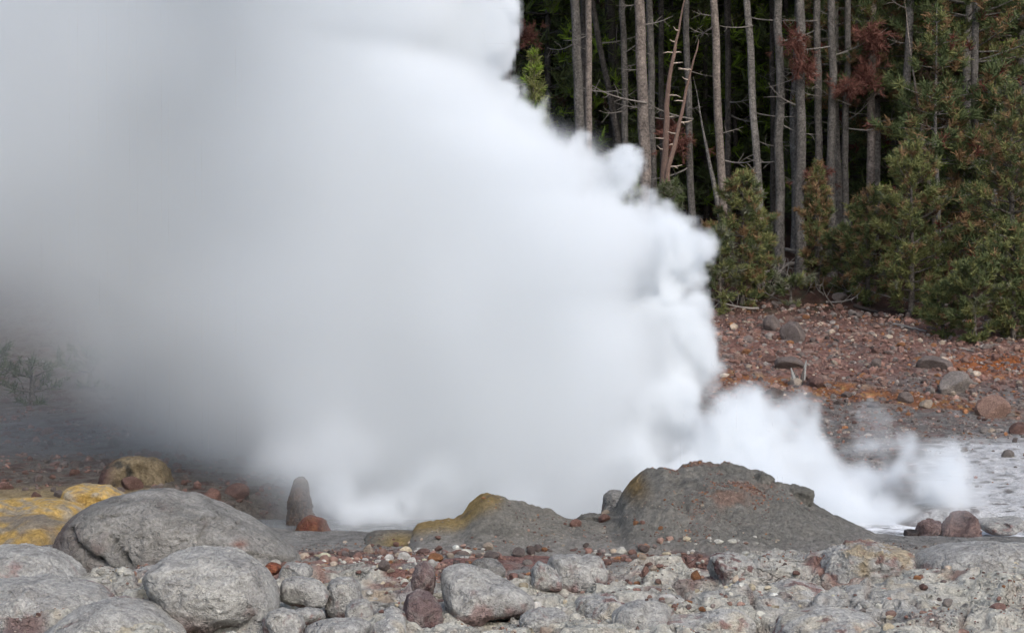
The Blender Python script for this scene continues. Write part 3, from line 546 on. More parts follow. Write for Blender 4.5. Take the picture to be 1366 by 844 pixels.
for _ in range(55):
    px, py = (U(470, 760), U(730, 775)) if rng.random() < .55 else (U(500, 1366), U(740, 842)); x, y = at_ground(px, py)
    if 2.0 > x > .6 and y > 11.8: continue
    stone(x, y, float(np.clip(rng.lognormal(-4.1, .4), .01, .035)), int(rng.choice([0, 1, 2, 4, 6, 3, 5, 0])), G3)
print('stones', round(time.time()-T0, 1))

# ------------------------------------------------------------------ trees
def tube(pts, rad, sides=8, rough=0.):
    pts = np.asarray(pts, np.float32); n = len(pts); rad = np.asarray(rad, np.float32)
    tg = np.gradient(pts, axis=0); tg /= np.linalg.norm(tg, axis=1)[:, None]+1e-9
    up = np.array([.31, .12, .95]) if abs(tg[0, 2]) < .8 else np.array([1., .1, 0])
    a = np.cross(tg, up); a /= np.linalg.norm(a, axis=1)[:, None]; b = np.cross(tg, a)
    th = np.arange(sides)/sides*2*np.pi
    v = pts[:, None]+(a[:, None]*np.cos(th)[None, :, None]+b[:, None]*np.sin(th)[None, :, None])*rad[:, None, None]
    v = v.reshape(-1, 3)
    i = np.arange((n-1)*sides); r0 = i//sides; s0 = i % sides; s1 = (s0+1) % sides
    f = np.stack([r0*sides+s0, r0*sides+s1, (r0+1)*sides+s1, (r0+1)*sides+s0], 1)
    return v, f.astype(np.int32)
class Wood:
    def __init__(s): s.v, s.f, s.c, s.n = [], [], [], 0
    def add(s, v, f, col): s.v.append(v); s.f.append(f+s.n); s.c.append(np.tile(np.asarray(col, np.float32), (len(v), 1)) if np.ndim(col) == 1 else col); s.n += len(v)
    def mesh(s, name, mat=None): return mesh_np(name, np.concatenate(s.v), np.concatenate(s.f), mat or M_BARK, np.concatenate(s.c), True)
def needles(name, C_, D_, S_, colr, nb, wid, seed, spread=.8, mat=None):
    """tufts at C_ pointing along D_, length S_, colour colr; nb needles each"""
    r_ = np.random.default_rng(seed); n = len(C_)
    rd = r_.normal(size=(n, nb, 3)); rd /= np.linalg.norm(rd, axis=2)[:, :, None]
    dr = D_[:, None]*.75+rd*spread; dr /= np.linalg.norm(dr, axis=2)[:, :, None]
    base = C_[:, None]+r_.normal(size=(n, nb, 3))*.10*S_[:, None, None]-D_[:, None]*(r_.uniform(0, .9, (n, nb, 1))*S_[:, None, None]); ln = S_[:, None, None]*r_.uniform(.6, 1.1, (n, nb, 1))
    sd = np.cross(dr, r_.normal(size=(n, nb, 3))); sd /= np.linalg.norm(sd, axis=2)[:, :, None]
    tip = base+dr*ln; w_ = wid*(.7+.6*r_.random((n, nb, 1)))
    v = np.stack([base-sd*w_*.5, base+sd*w_*.5, tip+sd*w_*.25, tip-sd*w_*.25], 2).reshape(-1, 3)
    f = np.arange(n*nb*4, dtype=np.int32).reshape(-1, 4)
    cc = np.repeat(np.repeat(colr[:, None], nb, 1)*r_.uniform(.75, 1.25, (n, nb, 1)), 4, 1).reshape(-1, 3)
    return mesh_np(name, v, f, mat or M_NEEDLE, np.clip(cc, .004, .5), False)
GREEN, OLIVE, ORNG, DARK, BRIGHT, GREY = (.088, .110, .046), (.165, .175, .065), (.215, .135, .07), (.060, .082, .032), (.16, .24, .03), (.14, .145, .10)
def pine(seed, H, rad, crown0=.06, whorl=.26, nbr=5, tuft=.10, nb=16, wid=.010, colors=((GREEN, .5), (OLIVE, .35), (ORNG, .15)), trunk_r=.035, fill=3.2, up=.45, prof=None, bark=(.13, .115, .10), inner_grey=.3, drop=.0, limb_r=.25):
    r_ = np.random.default_rng(seed); wd = Wood(); n = 14
    tz = np.linspace(0, H, n); wob = .012*H*np.stack([fbm(xyz(tz*.5+seed, tz*0), .6, 2), fbm(xyz(tz*.5+seed+50, tz*0), .6, 2)], 1); wob -= wob[0]
    sp = np.column_stack([wob, tz-.15*(tz == 0)]); v, f = tube(sp, trunk_r*(1-.93*tz/H)+.004, 8); wd.add(v, f, bark)
    C_, D_, S_, K_ = [], [], [], []
    if prof is None: prof = lambda t: math.sin(min(1, (t*1.25+.18))*math.pi*.56)**.8 if t < .4 else (1-t)**.75*1.45
    z = H*crown0
    while z < H*.985:
        t = (z/H-crown0)/(1-crown0); L_ = rad*min(1., prof(t))*r_.uniform(.8, 1.12)+.05
        if r_.random() > drop:
            a0 = r_.uniform(0, 6.28)
            for k in range(nbr):
                if r_.random() < .12: continue
                a = a0+k/nbr*6.283+r_.uniform(-.35, .35); l = L_*r_.uniform(.6, 1.15); u_ = up*(.5+t)+r_.uniform(-.15, .2)
                s_ = np.linspace(0, 1, 5); o0 = np.array([np.interp(z, tz, sp[:, 0]), np.interp(z, tz, sp[:, 1]), z])
                ro = l*s_; pz = l*(u_*s_*.6+.45*s_**2*u_-.12*s_*(1-t)); pts = np.stack([o0[0]+np.cos(a)*ro, o0[1]+np.sin(a)*ro, o0[2]+pz], 1)
                v, f = tube(pts, np.maximum(trunk_r*limb_r*(1-s_)+.003, .003), 4); wd.add(v, f, bark)
                m = max(2, int(l*fill/tuft*.55)); q_ = r_.uniform(.25, 1, m)**.7; q_[0] = 1
                for qq in q_:
                    c0 = np.array([np.interp(qq, s_, pts[:, i]) for i in range(3)]); side = r_.uniform(-1, 1)*(1-qq*.6)*l*.38
                    dirv = np.array([math.cos(a), math.sin(a), .55+.5*t]); sv = np.array([-math.sin(a), math.cos(a), .15])
                    c1 = c0+sv*side+np.array([0, 0, abs(side)*.3+r_.uniform(-.3, .5)*tuft]); dd = dirv+sv*side/l*2+r_.normal(size=3)*.25; dd[2] += .4; dd /= np.linalg.norm(dd)
                    if abs(side) > tuft*.8:
                        v, f = tube(np.array([c0, (c0+c1)/2+[0, 0, -.01], c1]), [.005, .004, .003], 3); wd.add(v, f, bark)
                    C_.append(c1); D_.append(dd); S_.append(tuft*r_.uniform(.75, 1.25)); K_.append(qq)
        z += whorl*r_.uniform(.7, 1.2)*(1-.35*t)
    C_.append(np.array([sp[-1, 0], sp[-1, 1], H])); D_.append(np.array([0, 0, 1.])); S_.append(tuft); K_.append(1)
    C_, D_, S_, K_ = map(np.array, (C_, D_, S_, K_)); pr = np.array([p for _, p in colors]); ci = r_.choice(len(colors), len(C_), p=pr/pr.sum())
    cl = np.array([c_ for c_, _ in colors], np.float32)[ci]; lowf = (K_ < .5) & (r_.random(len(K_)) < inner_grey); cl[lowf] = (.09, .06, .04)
    return wd.mesh('trunk'), needles('crown', C_, D_, S_, cl, nb, wid, seed)
def place(name, label, cat, meshes, x, y, s=1., rz=0., group=None, tilt=(0, 0), z=None, parts=('trunk', 'crown')):
    e = obj(name, None, loc=(x, y, (hz(x, y) if z is None else z)-.03)); e.rotation_euler = (tilt[0], tilt[1], rz); e.scale = (s, s, s)
    for pn, me in zip(parts, meshes):
        if me is not None: obj(pn, me, e)
    return tag(e, label, cat, group)
BUSHY = ((GREEN, .30), (OLIVE, .42), (ORNG, .20), (GREY, .08))
YP = 'young pines at the edge of the forest'
def pxpos(px, d): return (px-683)/F*d, d
# (px, d, top row, half width px, colours, seed, label)
yp = [(990, 34.5, 228, 50, 21, BUSHY, 'young pine with an airy top right next to the steam'),
      (1090, 36.0, 218, 27, 22, ((GREEN, .25), (OLIVE, .3), (ORNG, .45)), 'slim orange-tinged young pine beside a bare trunk'),
      (1216, 33.6, 192, 68, 23, ((GREEN, .2), (OLIVE, .62), (ORNG, .15), (GREY, .03)), 'broad bushy young pine, tallest of the young ones in the clearing'),
      (1158, 34.6, 250, 44, 24, ((GREEN, .45), (OLIVE, .3), (ORNG, .2), (GREY, .05)), 'bushy pine with browning needles against the broad one'),
      (1348, 32.5, 110, 62, 25, ((GREEN, .4), (OLIVE, .25), (ORNG, .28), (GREY, .07)), 'tall young pine cut by the right edge of the photo'),
      (1300, 31.0, 345, 50, 26, ((GREEN, .55), (OLIVE, .4), (GREY, .05)), 'low dense green pine at the foot of the slope edge'),
      (1258, 31.6, 375, 34, 27, ((GREEN, .6), (OLIVE, .35), (ORNG, .05)), 'smallest bright green pine on the slope edge'),
      (1352, 31.2, 300, 46, 28, ((GREEN, .5), (OLIVE, .35), (ORNG, .1), (GREY, .05)), 'young pine below the tall one at the right edge'),
      (1055, 34.5, 372, 34, 29, ((GREY, .5), (GREEN, .4), (OLIVE, .1)), 'grey green low bush on the red soil'),
      (960, 34.0, 300, 30, 30, ((GREEN, .4), (GREY, .35), (OLIVE, .25)), 'thin grey green pine half hidden by the steam'),
      (1125, 35.5, 300, 34, 31, ((GREEN, .5), (OLIVE, .2), (ORNG, .2), (GREY, .1)), 'ragged low pine between the slim and the broad pines'),
      (1012, 35.3, 300, 30, 32, ((GREEN, .5), (OLIVE, .2), (ORNG, .1), (GREY, .2)), 'small pine tucked behind the airy one'),
      (713, 33.5, 70, 28, 33, ((BRIGHT, .25), (OLIVE, .75)), 'pine whose light green tip just clears the steam'),
      (890, 34.0, 240, 36, 34, ((GREEN, .5), (GREY, .5)), 'small pine behind the steam at the foot of the broken snags'),
      (838, 34.0, 208, 20, 35, ((OLIVE, .6), (GREY, .4)), 'small pine whose tip just shows over the steam')]
for px, d, top, hw, seed, cl, lb in yp:
    x, y = pxpos(px, d); zb = hz(x, y); H = CH+(HY-top)/F*d-zb; big = H > 2.6
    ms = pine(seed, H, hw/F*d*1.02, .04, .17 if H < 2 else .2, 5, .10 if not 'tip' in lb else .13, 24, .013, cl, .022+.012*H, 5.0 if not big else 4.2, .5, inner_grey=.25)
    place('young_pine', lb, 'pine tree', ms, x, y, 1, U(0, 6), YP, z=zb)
for px, d, top, hw, seed in ((42, 25.5, 478, 52, 41), (120, 27, 470, 60, 42), (-30, 25, 440, 60, 43)):
    x, y = pxpos(px, d); zb = hz(x, y); H = CH+(HY-top)/F*d-zb
    place('young_pine', ['dark pine looming through the steam on the far bank', 'faint pine deep in the steam behind the dark one', 'dark pine at the left edge in the steam'][seed-41], 'pine tree', pine(seed, H, hw/F*d, .05, .2, 5, .1, 14, .012, ((DARK, .7), (GREEN, .3)), .05, 2.4, .4), x, y, 1, 0, YP, z=zb)
print('young', round(time.time()-T0, 1))

# big whitebark-like crowns reaching into view at the upper right
CR = ((DARK, .2), (GREEN, .36), (OLIVE, .14), (ORNG, .20), ((.13, .045, .035), .10))
for px, d, base_top, rad, c0, seed, Hh, lb in [(1212, 39.5, 0, 1.9, .26, 51, 10.5, 'grey-limbed old pine with tufted branches above the broad young pine'), (1115, 38.9, 0, 1.1, .36, 52, 10., 'old pine with rusty dead clusters in its crown'),
        (1290, 37.5, 0, 1.8, .08, 53, 9.5, 'dense old pine filling the space above the low green pines'), (1366, 39, 0, 1.6, .3, 54, 10, 'old pine trunk and crown in the upper right corner'), (1168, 39.1, 0, 1.1, .36, 55, 9.5, 'pine with a brick red dying top between two grey trunks'),
        (1062, 41, 0, 1.1, .62, 56, 10.5, 'pine with a few rust red sprays beside a grey trunk'), (1250, 36.2, 0, 1.3, .05, 57, 5.4, 'shaggy mid-sized pine with grey dead twigs'), (1325, 36.0, 0, 1.1, .04, 58, 4.4, 'shaggy pine in front of the dense old one')]:
    x, y = pxpos(px, d); cols = CR
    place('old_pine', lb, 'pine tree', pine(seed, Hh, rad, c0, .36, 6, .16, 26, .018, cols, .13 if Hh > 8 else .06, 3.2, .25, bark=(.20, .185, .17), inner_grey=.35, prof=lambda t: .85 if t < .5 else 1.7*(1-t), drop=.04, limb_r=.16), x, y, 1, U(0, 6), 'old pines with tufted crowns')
# tall bare trunks, each with a crown high above
def tall_crown(seed, cols=((DARK, .6), (GREEN, .4))): return pine(seed, 6.5, 1.5, .0, .42, 6, .30, 22, .03, cols, .05, 1.35, .1, prof=lambda t: .8 if t < .5 else 1.6*(1-t))
TC = [tall_crown(60+i) for i in range(3)]
TW = []
for i in range(4):
    wd = Wood(); r_ = np.random.default_rng(80+i); s_ = np.linspace(0, 1, 7); l = r_.uniform(.5, 1.1)
    pts = np.stack([l*s_, .12*l*np.sin(s_*3+i), l*(-.15+.1*i)*s_+.25*l*s_**2], 1); v, f = tube(pts, .014*(1-s_)+.004, 5); wd.add(v, f, (.22, .20, .18))
    for k in range(4):
        q_ = r_.uniform(.3, .9); c0 = np.array([np.interp(q_, s_, pts[:, j]) for j in range(3)]); e_ = c0+r_.normal(size=3)*.14+[.15, 0, .03]; v, f = tube([c0, (c0+e_)/2+r_.normal(size=3)*.02, e_], [.006, .005, .003], 4); wd.add(v, f, (.22, .20, .18))
    TW.append(wd.mesh('dead_branch', M_DEAD))
def tall(px_top, px_bot, row_top, row_bot, wpx, d, colr, label, group='tall bare pine trunks', crown=True, twigs=6, seed=0, kinky=.8):
    """a trunk through two sighted points, carried down to the ground and up to a crown"""
    r_ = np.random.default_rng(900+seed); a = np.array(W(px_bot, row_bot, d)); b = np.array(W(px_top, row_top, d)); b[1] += r_.uniform(-.2, .2)
    dr = (b-a)/(b[2]-a[2]); zb = hz(a[0], d)-.1; foot = a+dr*(zb-a[2]); Ht = 11.5 if crown else b[2]-zb
    k = 26; zz = np.linspace(0, Ht, k); pts = dr[None]*zz[:, None]; rr = wpx/2/F*d
    pts[:, 0] += rr*kinky*fbm(xyz(zz+seed*7, zz*0), .5, 3); pts[0, 0] *= .0
    rad = rr*(1.12-.42*zz/11.5)*(1+.35*np.exp(-zz/.35)); 
    if not crown: rad = rad*np.clip((Ht-zz)/Ht*1.4, .08, 1)
    v, f = tube(pts, rad, 12); wd = Wood(); n_ = fbm(v*np.array([14, 14, 2.2], np.float32)+seed, 1, 3); v[:, :2] += (n_*rr*.10)[:, None]
    cc = np.array(colr)*(1+.35*n_[:, None])*(1+.15*fbm(v, 1.1, 2, seed=seed))[:, None]; wd.add(v, f, np.clip(cc, .01, .6))
    e = obj('tall_pine' if crown else 'dead_snag', None, loc=tuple(foot)); tag(e, label, 'pine tree' if crown else 'dead tree', group)
    obj('trunk', wd.mesh('trunk'), e)
    if crown:
        cr = obj('crown', TC[seed % 3][1], e); tp = dr*7.6; cr.location = tuple(tp); cr.rotation_euler = (0, 0, r_.uniform(0, 6)); 
    for i in range(twigs):
        t = obj('dead_branch', TW[int(r_.integers(0, 4))], e); hh = r_.uniform(1.6, 7.4); t.location = tuple(dr*hh); t.rotation_euler = (r_.uniform(-.3, .3), r_.uniform(-.3, .5), r_.choice([0, 3.14])+r_.uniform(-.9, .9)); sc_ = r_.uniform(.3, 1.2); t.scale = (sc_, sc_, sc_)
    return e
PB, DB, WB, GB = (.185, .155, .135), (.09, .08, .072), (.24, .22, .20), (.125, .115, .105)
TT = [(674, 676, 0, 90, 12, 40, GB, 'grey trunk showing through the upper wisps of steam'), (767, 773, 0, 170, 13, 38, GB, 'broad grey trunk, left one of the first close pair'), (784, 786, 0, 170, 9, 36.5, PB, 'slim pale trunk, right one of the first close pair'),
      (792, 824, 20, 185, 8, 41, DB, 'dark trunk leaning left behind the first pair'), (815, 824, 0, 190, 14, 44, (.06, .055, .05), 'almost black upright trunk behind the leaning one'), (831, 834, 0, 185, 9, 40, GB, 'slender dark grey trunk in front of the black one'),
      (854, 859, 0, 220, 15, 37, PB, 'stout pale brown trunk, thickest at the edge of the steam'), (867, 870, 0, 240, 10, 39.5, GB, 'grey trunk touching the stout pale one'), (880, 884, 0, 230, 8, 43, DB, 'dim trunk behind the first broken snag'), (914, 923, 0, 285, 9, 39, GB, 'straight grey trunk right of the broken snags'),
      (950, 965, 0, 290, 11, 37.5, PB, 'pale trunk with a slight sweep beside the airy young pine'), (969, 972, 0, 250, 8, 42, DB, 'dim trunk close behind the pale swept one'), (998, 1011, 0, 245, 10, 38.5, WB, 'whitish trunk with peeling patches'), (1037, 1040, 0, 310, 12, 38, GB, 'straight mid-grey trunk with a dark twin beside it'),
      (1029, 1032, 0, 300, 7, 42, DB, 'thin dark twin of the straight mid-grey trunk'), (1066, 1067, 0, 345, 13, 37.8, GB, 'stout grey trunk beside the slim orange-tinged pine'), (1088, 1092, 0, 260, 10, 38.2, GB, 'grey trunk left of the ringed one'), (1108, 1109, 0, 340, 11, 38.0, GB, 'grey trunk with a rough ringed bark'),
      (1129, 1126, 0, 330, 9, 38.4, GB, 'thin grey trunk under the old pine crown'), (1165, 1160, 0, 260, 11, 38.3, PB, 'pale brown trunk under the brick red clusters'), (1361, 1366, 0, 150, 11, 39.5, GB, 'grey trunk in the extreme upper right'), (1298, 1300, 0, 330, 10, 36.9, GB, 'trunk half buried in the dense crown'),
      (1048, 1050, 0, 300, 6, 46, DB, 'thin dark trunk deep behind the stout grey one'), (940, 942, 0, 270, 6, 46, DB, 'thin dark trunk seen in the gap right of the straight grey one')]
TE = [tall(*a, seed=i) for i, a in enumerate(TT)]
r_ = np.random.default_rng(77); cc_ = r_.normal(size=(60, 3))*[.17, .12, .12]; dd_ = cc_/np.linalg.norm(cc_, axis=1)[:, None]+[0, 0, .2]
RUST = needles('rusty_cluster', cc_, dd_/np.linalg.norm(dd_, axis=1)[:, None], np.full(60, .12), np.tile(np.array([[.15, .065, .05]]), (60, 1)), 16, .012, 9)
for k, px, py in ((19, 1168, 62), (19, 1152, 104), (17, 1160, 48), (15, 1058, 60), (15, 1070, 90), (15, 1090, 236), (8, 888, 170), (0, 700, 48), (9, 905, 190), (17, 1130, 120)):
    e = TE[k]; o = obj('rusty_cluster', RUST, e); wp = Vector(W(px, py, e.location.y-.4)); o.location = wp-e.location; o.rotation_euler = (k, 0, px); sc_ = U(.8, 1.3); o.scale = (sc_, sc_, sc_)
# leaning and broken ones
tall(924, 956, 103, 265, 8, 38, WB, 'bare pole leaning against the pale swept trunk', 'dead and broken trees', False, 0, seed=40)
tall(1204, 1231, 0, 185, 7, 36.8, (.30, .25, .21), 'thin tan pole leaning in front of the old pine', 'dead and broken trees', False, 3, seed=41)
tall(1330, 1341, 50, 120, 5, 38, (.26, .22, .2), 'short leaning grey stick among green leaves', 'dead and broken trees', False, 1, seed=42)
tall(1215, 1209, 0, 180, 11, 37.6, GB, 'dark grey trunk just behind the leaning tan pole', crown=True, seed=43)
# two snapped reddish snags
def snag(ptpx, d, w0, label, seed):
    P3 = np.array([W(a, b, d) for a, b in ptpx]); base = P3[0].copy(); base[2] = hz(base[0], d)-.05; P3 = np.vstack([base, P3])
    t = np.linspace(0, 1, len(P3)); tt = np.linspace(0, 1, 22); pts = np.stack([np.interp(tt, t, P3[:, i]) for i in range(3)], 1); pts[:, 0] += .05*fbm(xyz(tt*6+seed, tt*0), 1, 3); pts[:, 1] += .05*fbm(xyz(tt*5+seed, tt*0), 1, 2)
    pts -= base; r0 = w0/2/F*d; v, f = tube(pts, r0*(1-tt)**.8+.008, 9); wd = Wood(); v[:, :2] += .012*fbm(v*np.array([9, 9, 2], np.float32), 1, 2)[:, None]; wd.add(v, f, (.15, .10, .08))
    e = obj('broken_snag', None, loc=tuple(base)); tag(e, label, 'dead tree', 'dead and broken trees'); obj('trunk', wd.mesh('trunk', M_DEAD), e); r_ = np.random.default_rng(seed)
    for k in range(11):
        i = int(r_.integers(7, 19)); s_ = r_.choice([-1, 1]); l = r_.uniform(.07, .26); w2 = Wood(); q_ = np.array([[0, 0, 0], [s_*l*.6, -.03, .01], [s_*l, -.04, .05*r_.uniform(-1, 1.5)]]); v, f = tube(q_, [.016, .013, .004], 5); w2.add(v, f, (.40, .33, .27)); b_ = obj('stub', w2.mesh('stub', M_DEAD), e); b_.location = tuple(pts[i])
snag([(880, 270), (888, 200), (889, 150), (893, 100), (903, 50), (914, -6)], 35.8, 11, 'tall reddish broken snag with short splintered stubs, left one of two', 1)
snag([(897, 278), (890, 232), (905, 170), (918, 110), (932, 54)], 35.4, 9, 'bent reddish broken snag with splintered stubs, right one of two', 2)
print('trunks', round(time.time()-T0, 1))

MARK = [(a[0]+a[1])/2 for a in TT]; MARKN = ['trunk in the upper wisps', 'broad grey trunk', 'slim pale trunk', 'left-leaning dark trunk', 'almost black trunk', 'slender dark grey trunk', 'stout pale brown trunk', 'trunk touching the stout one', 'dim trunk by the first snag', 'straight grey trunk', 'pale swept trunk', 'dim trunk by the swept one', 'whitish trunk', 'straight mid-grey trunk', 'dark twin trunk', 'stout grey trunk', 'trunk left of the ringed one', 'ringed trunk', 'thin trunk under the old crown', 'brown trunk under the red clusters', 'upper right corner trunk', 'half buried trunk', 'thin trunk behind the stout grey one', 'thin trunk in the gap']
def near_trunk(px): return 'the '+MARKN[int(np.argmin([abs(px-m) for m in MARK]))]
# the forest behind: dark pines foliaged to the ground, and more trunks
BK = [pine(300+i, 8.5, 1.9, .02, .42, 6, .26, 18, .03, ((DARK, .25), (GREEN, .55), (BRIGHT, .2)), .09, 1.35, .15, prof=lambda t: .95 if t < .35 else 1.45*(1-t), bark=(.07, .065, .06)) for i in range(3)]
BKG = [pine(310+i, 7.5, 1.8, .02, .42, 6, .24, 18, .03, ((BRIGHT, .7), (OLIVE, .3)), .09, 1.2, .15, prof=lambda t: .95 if t < .35 else 1.45*(1-t), bark=(.1, .09, .08)) for i in range(1)]
n = 0
for row, (d0, cnt) in enumerate(((43.5, 20), (47, 24), (51.5, 26), (57, 26), (64, 26))):
    for i in range(cnt):
        d = d0+U(-1.6, 1.6); x = -d*.36+(i+U(.2, .8))/cnt*d*.72
        if row == 0 and 870 < x/d*F+683 < 1080: d += 4
        sc = U(.8, 1.25)*(1 if row < 2 else 1.35)
        pxh = x/d*F+683
        if 180 < pxh < 600 or pxh > 1480 or pxh < -120 or (pxh < 300 and row > 1): continue
        green = (890 < pxh < 960 or 1290 < pxh < 1345) and row in (1, 2, 3)
        place('forest_pine', ('bright green leafy pine glimpsed '+['near', 'behind', 'well behind', 'far behind', 'deepest behind'][row]+' '+near_trunk(pxh)) if green else ('dark pine on the far left bank lost in steam, '+('front' if row == 0 else 'rear')+' row') if pxh < 300 else 'dark pine '+['just behind', 'some way behind', 'well behind', 'far behind', 'at the very back behind'][row]+' '+near_trunk(pxh), 'pine tree', BKG[0] if green else BK[int(rng.integers(0, 3))], x, d, sc, U(0, 6), 'pines of the forest interior'); n += 1
for i in range(34):
    d = U(42, 52); px = U(640, 1380); tall(px, px+U(-12, 12), 0, 250, U(5, 9), d, DB, 'thin dim trunk in the shade '+('not far behind ' if d < 47 else 'deep behind ')+near_trunk(px), 'dim trunks deep in the forest', False if i % 3 == 0 else True, 1, seed=50+i)
print('forest', n, round(time.time()-T0, 1))

# fallen wood
def log(p0, p1, wpx, label, colr=(.22, .20, .18), name='fallen_log', lift=.0, group='fallen wood on the slope'):
    a = at_ground(*p0); b = at_ground(*p1); s_ = np.linspace(0, 1, 12); P3 = np.stack([a[0]+(b[0]-a[0])*s_, a[1]+(b[1]-a[1])*s_, s_*0], 1); r0 = wpx/2/F*a[1]
    P3[:, 2] = hza(P3[:, 0], P3[:, 1]); P3[:, 2] = np.polyval(np.polyfit(s_, P3[:, 2], 1), s_)+r0*.8+lift+.02*fbm(xyz(s_*4+p0[0], s_*0), 1, 2); c0 = P3[0].copy()
    v, f = tube(P3-c0, r0*(1.1-.5*s_), 8); wd = Wood(); wd.add(v, f, colr); o = obj(name, wd.mesh(name, M_DEAD), loc=tuple(c0)); return tag(o, label, 'log', group)
log((1028, 338), (1068, 346), 6, 'grey fallen log just above the black root', lift=.1); log((1040, 357), (1100, 352), 6, 'weathered log lying level behind the black root', lift=.05); log((1085, 368), (1120, 360), 5, 'short log at the foot of the slim pine')
log((1192, 434), (1236, 443), 4, 'thin grey branch lying on red soil under the low green pine'); log((1140, 410), (1172, 420), 6, 'dark charred log at the foot of the bushy pine', (.05, .04, .035)); log((905, 268), (962, 266), 4, 'horizontal dead pole between the snags and the pale trunk', lift=.25)
log((1110, 452), (1128, 462), 3, 'small dark twig pile stick right of the tall pointed boulder', (.08, .07, .06)); log((1258, 486), (1268, 478), 3, 'short grey stick beside the broad flat boulder', (.3, .28, .26)); log((1280, 466), (1300, 470), 3, 'grey stick below the young pines at the slope edge')
for k in range(34):
    px = U(930, 1330); d = U(34.2, 37.5)-max(0, px-1230)*.012; x, y = pxpos(px, d); o = obj('fallen_branch', TW[int(rng.integers(0, 4))], loc=(x, y, hz(x, y)+.04)); o.rotation_euler = (U(-.2, .2), U(-.3, .1), U(0, 6.28)); sc_ = U(.7, 1.6); o.scale = (sc_, sc_, sc_)
    tag(o, 'grey dead branch by the '+min(((abs(px-a[0]), a[6].split(' next')[0].split(' beside')[0].split(',')[0].split(' against')[0].split(' in the')[0].split(' between')[0].split(' at the')[0].split(' on the')[0].split(' cut')[0].split(' behind')[0]) for a in yp))[1], 'branch', 'dead branches on the forest floor')
# black arched root
x, y = pxpos(1043, 35.2); a_ = np.linspace(0, math.pi, 12); zb = CH+(HY-382)/F*y
v, f = tube(np.stack([.19*np.cos(a_), .05*np.sin(a_*2), .19*np.sin(a_)], 1), .045*(1.2-.5*np.abs(np.cos(a_))), 8); wd = Wood(); wd.add(v, f, (.012, .011, .010)); tag(obj('arched_root', wd.mesh('arched_root', M_DEAD), loc=(x, y, zb)), 'black arched root rising from the soil beside the airy young pine', 'root')
# dead stump with splintered grey wood on the slope
x, y = at_ground(1066, 514); e = obj('dead_stump', None, loc=(x, y, hz(x, y))); tag(e, 'splintered grey dead stump above the white stone', 'stump')
for k in range(7):
    r_ = np.random.default_rng(700+k); w2 = Wood(); l = r_.uniform(.14, .38); dx, dy = r_.uniform(-.13, .13, 2); v, f = tube([[dx*.4, dy*.4, -.05], [dx*.7, dy*.7, l*.5], [dx, dy, l]], [.035, .028, .008], 6); w2.add(v, f, (.28, .28, .27) if k % 3 else (.09, .08, .075)); obj('splinter', w2.mesh('splinter', M_DEAD), e)

# ------------------------------------------------------------------ steam
DX = .035; CORE_OD = 4.0
X0, X1, Y0, Y1, Z0, Z1 = -7.2, 4.75, 13.15, 20.9, -.55, 6.6
nx, ny, nz = [int(round((b-a)/DX)) for a, b in ((X0, X1), (Y0, Y1), (Z0, Z1))]
X1, Y1, Z1 = X0+(nx-1)*DX, Y0+(ny-1)*DX, Z0+(nz-1)*DX
xs = np.linspace(X0, X1, nx, dtype=np.float32); ys = np.linspace(Y0, Y1, ny, dtype=np.float32); zs = np.linspace(Z0, Z1, nz, dtype=np.float32)
vr = np.random.default_rng(5)
def spl(coords, scale):
    p = (coords-coords[0])/scale; i = np.floor(p).astype(int); f = p-i; M = np.zeros((len(coords), i.max()+4), np.float32)
    for k, wk in enumerate([(1-f)**3/6, (3*f**3-6*f**2+4)/6, (-3*f**3+3*f**2+3*f+1)/6, f**3/6]): M[np.arange(len(coords)), i+k] = wk
    return M
def vnoise(sc, st=(1, 1, 1)):
    A, B_, C_ = spl(xs, sc*st[0]), spl(ys, sc*st[1]), spl(zs, sc*st[2]); L_ = vr.uniform(-1, 1, (A.shape[1], B_.shape[1], C_.shape[1])).astype(np.float32)
    t = np.tensordot(A, L_, (1, 0)); t = np.einsum('ijk,yj->iyk', t, B_, optimize=True); return (t@C_.T)*2.2
BX, BY, BZ = xs[:, None, None], ys[None, :, None], zs[None, None, :]
def puffs(lst, k=.12, ysq=1.1):
    D = np.full((nx, ny, nz), -9, np.float32)
    for px, py, r, d in lst:
        cc = W(px, py, d); R_ = r/F*d; s = R_-np.sqrt((BX-cc[0])**2+((BY-cc[1])*ysq)**2+(BZ-cc[2])**2)
        h_ = np.maximum(k-np.abs(D-s), 0)/k; D = np.maximum(D, s)+h_*h_*k*.25
    return D
MAIN = [(560, -30, 165, 18.4), (630, -95, 125, 18), (590, 5, 115, 18), (650, 28, 56, 17.7), (560, 130, 130, 18), (640, 165, 95, 18), (692, 150, 62, 17.8), (724, 160, 54, 17.6), (712, 122, 44, 17.7), (782, 192, 50, 17.6), (848, 214, 46, 17.3), (935, 400, 46, 16.9), (815, 240, 82, 17.5), (770, 212, 76, 17.6), (722, 178, 74, 17.7), (600, 55, 130, 17.9), (870, 290, 74, 17.3), (600, 250, 200, 18), (735, 262, 100, 17.6), (795, 228, 68, 17.6), (828, 232, 60, 17.4),
        (755, 380, 160, 17.5), (870, 340, 80, 17.2), (896, 335, 72, 17), (850, 460, 115, 17), (900, 462, 80, 16.8), (918, 480, 66, 16.8), (875, 570, 98, 16.5), (910, 540, 62, 16.5),
        (500, 300, 250, 18.6), (480, 60, 250, 19), (540, 500, 190, 17.8), (700, 520, 220, 17), (650, 630, 140, 16), (800, 640, 130, 16), (590, 655, 110, 15.6), (700, 690, 100, 15.2), (560, 700, 80, 15.0), (500, 690, 66, 14.9), (462, 695, 42, 14.8), (452, 640, 62, 15.3)]
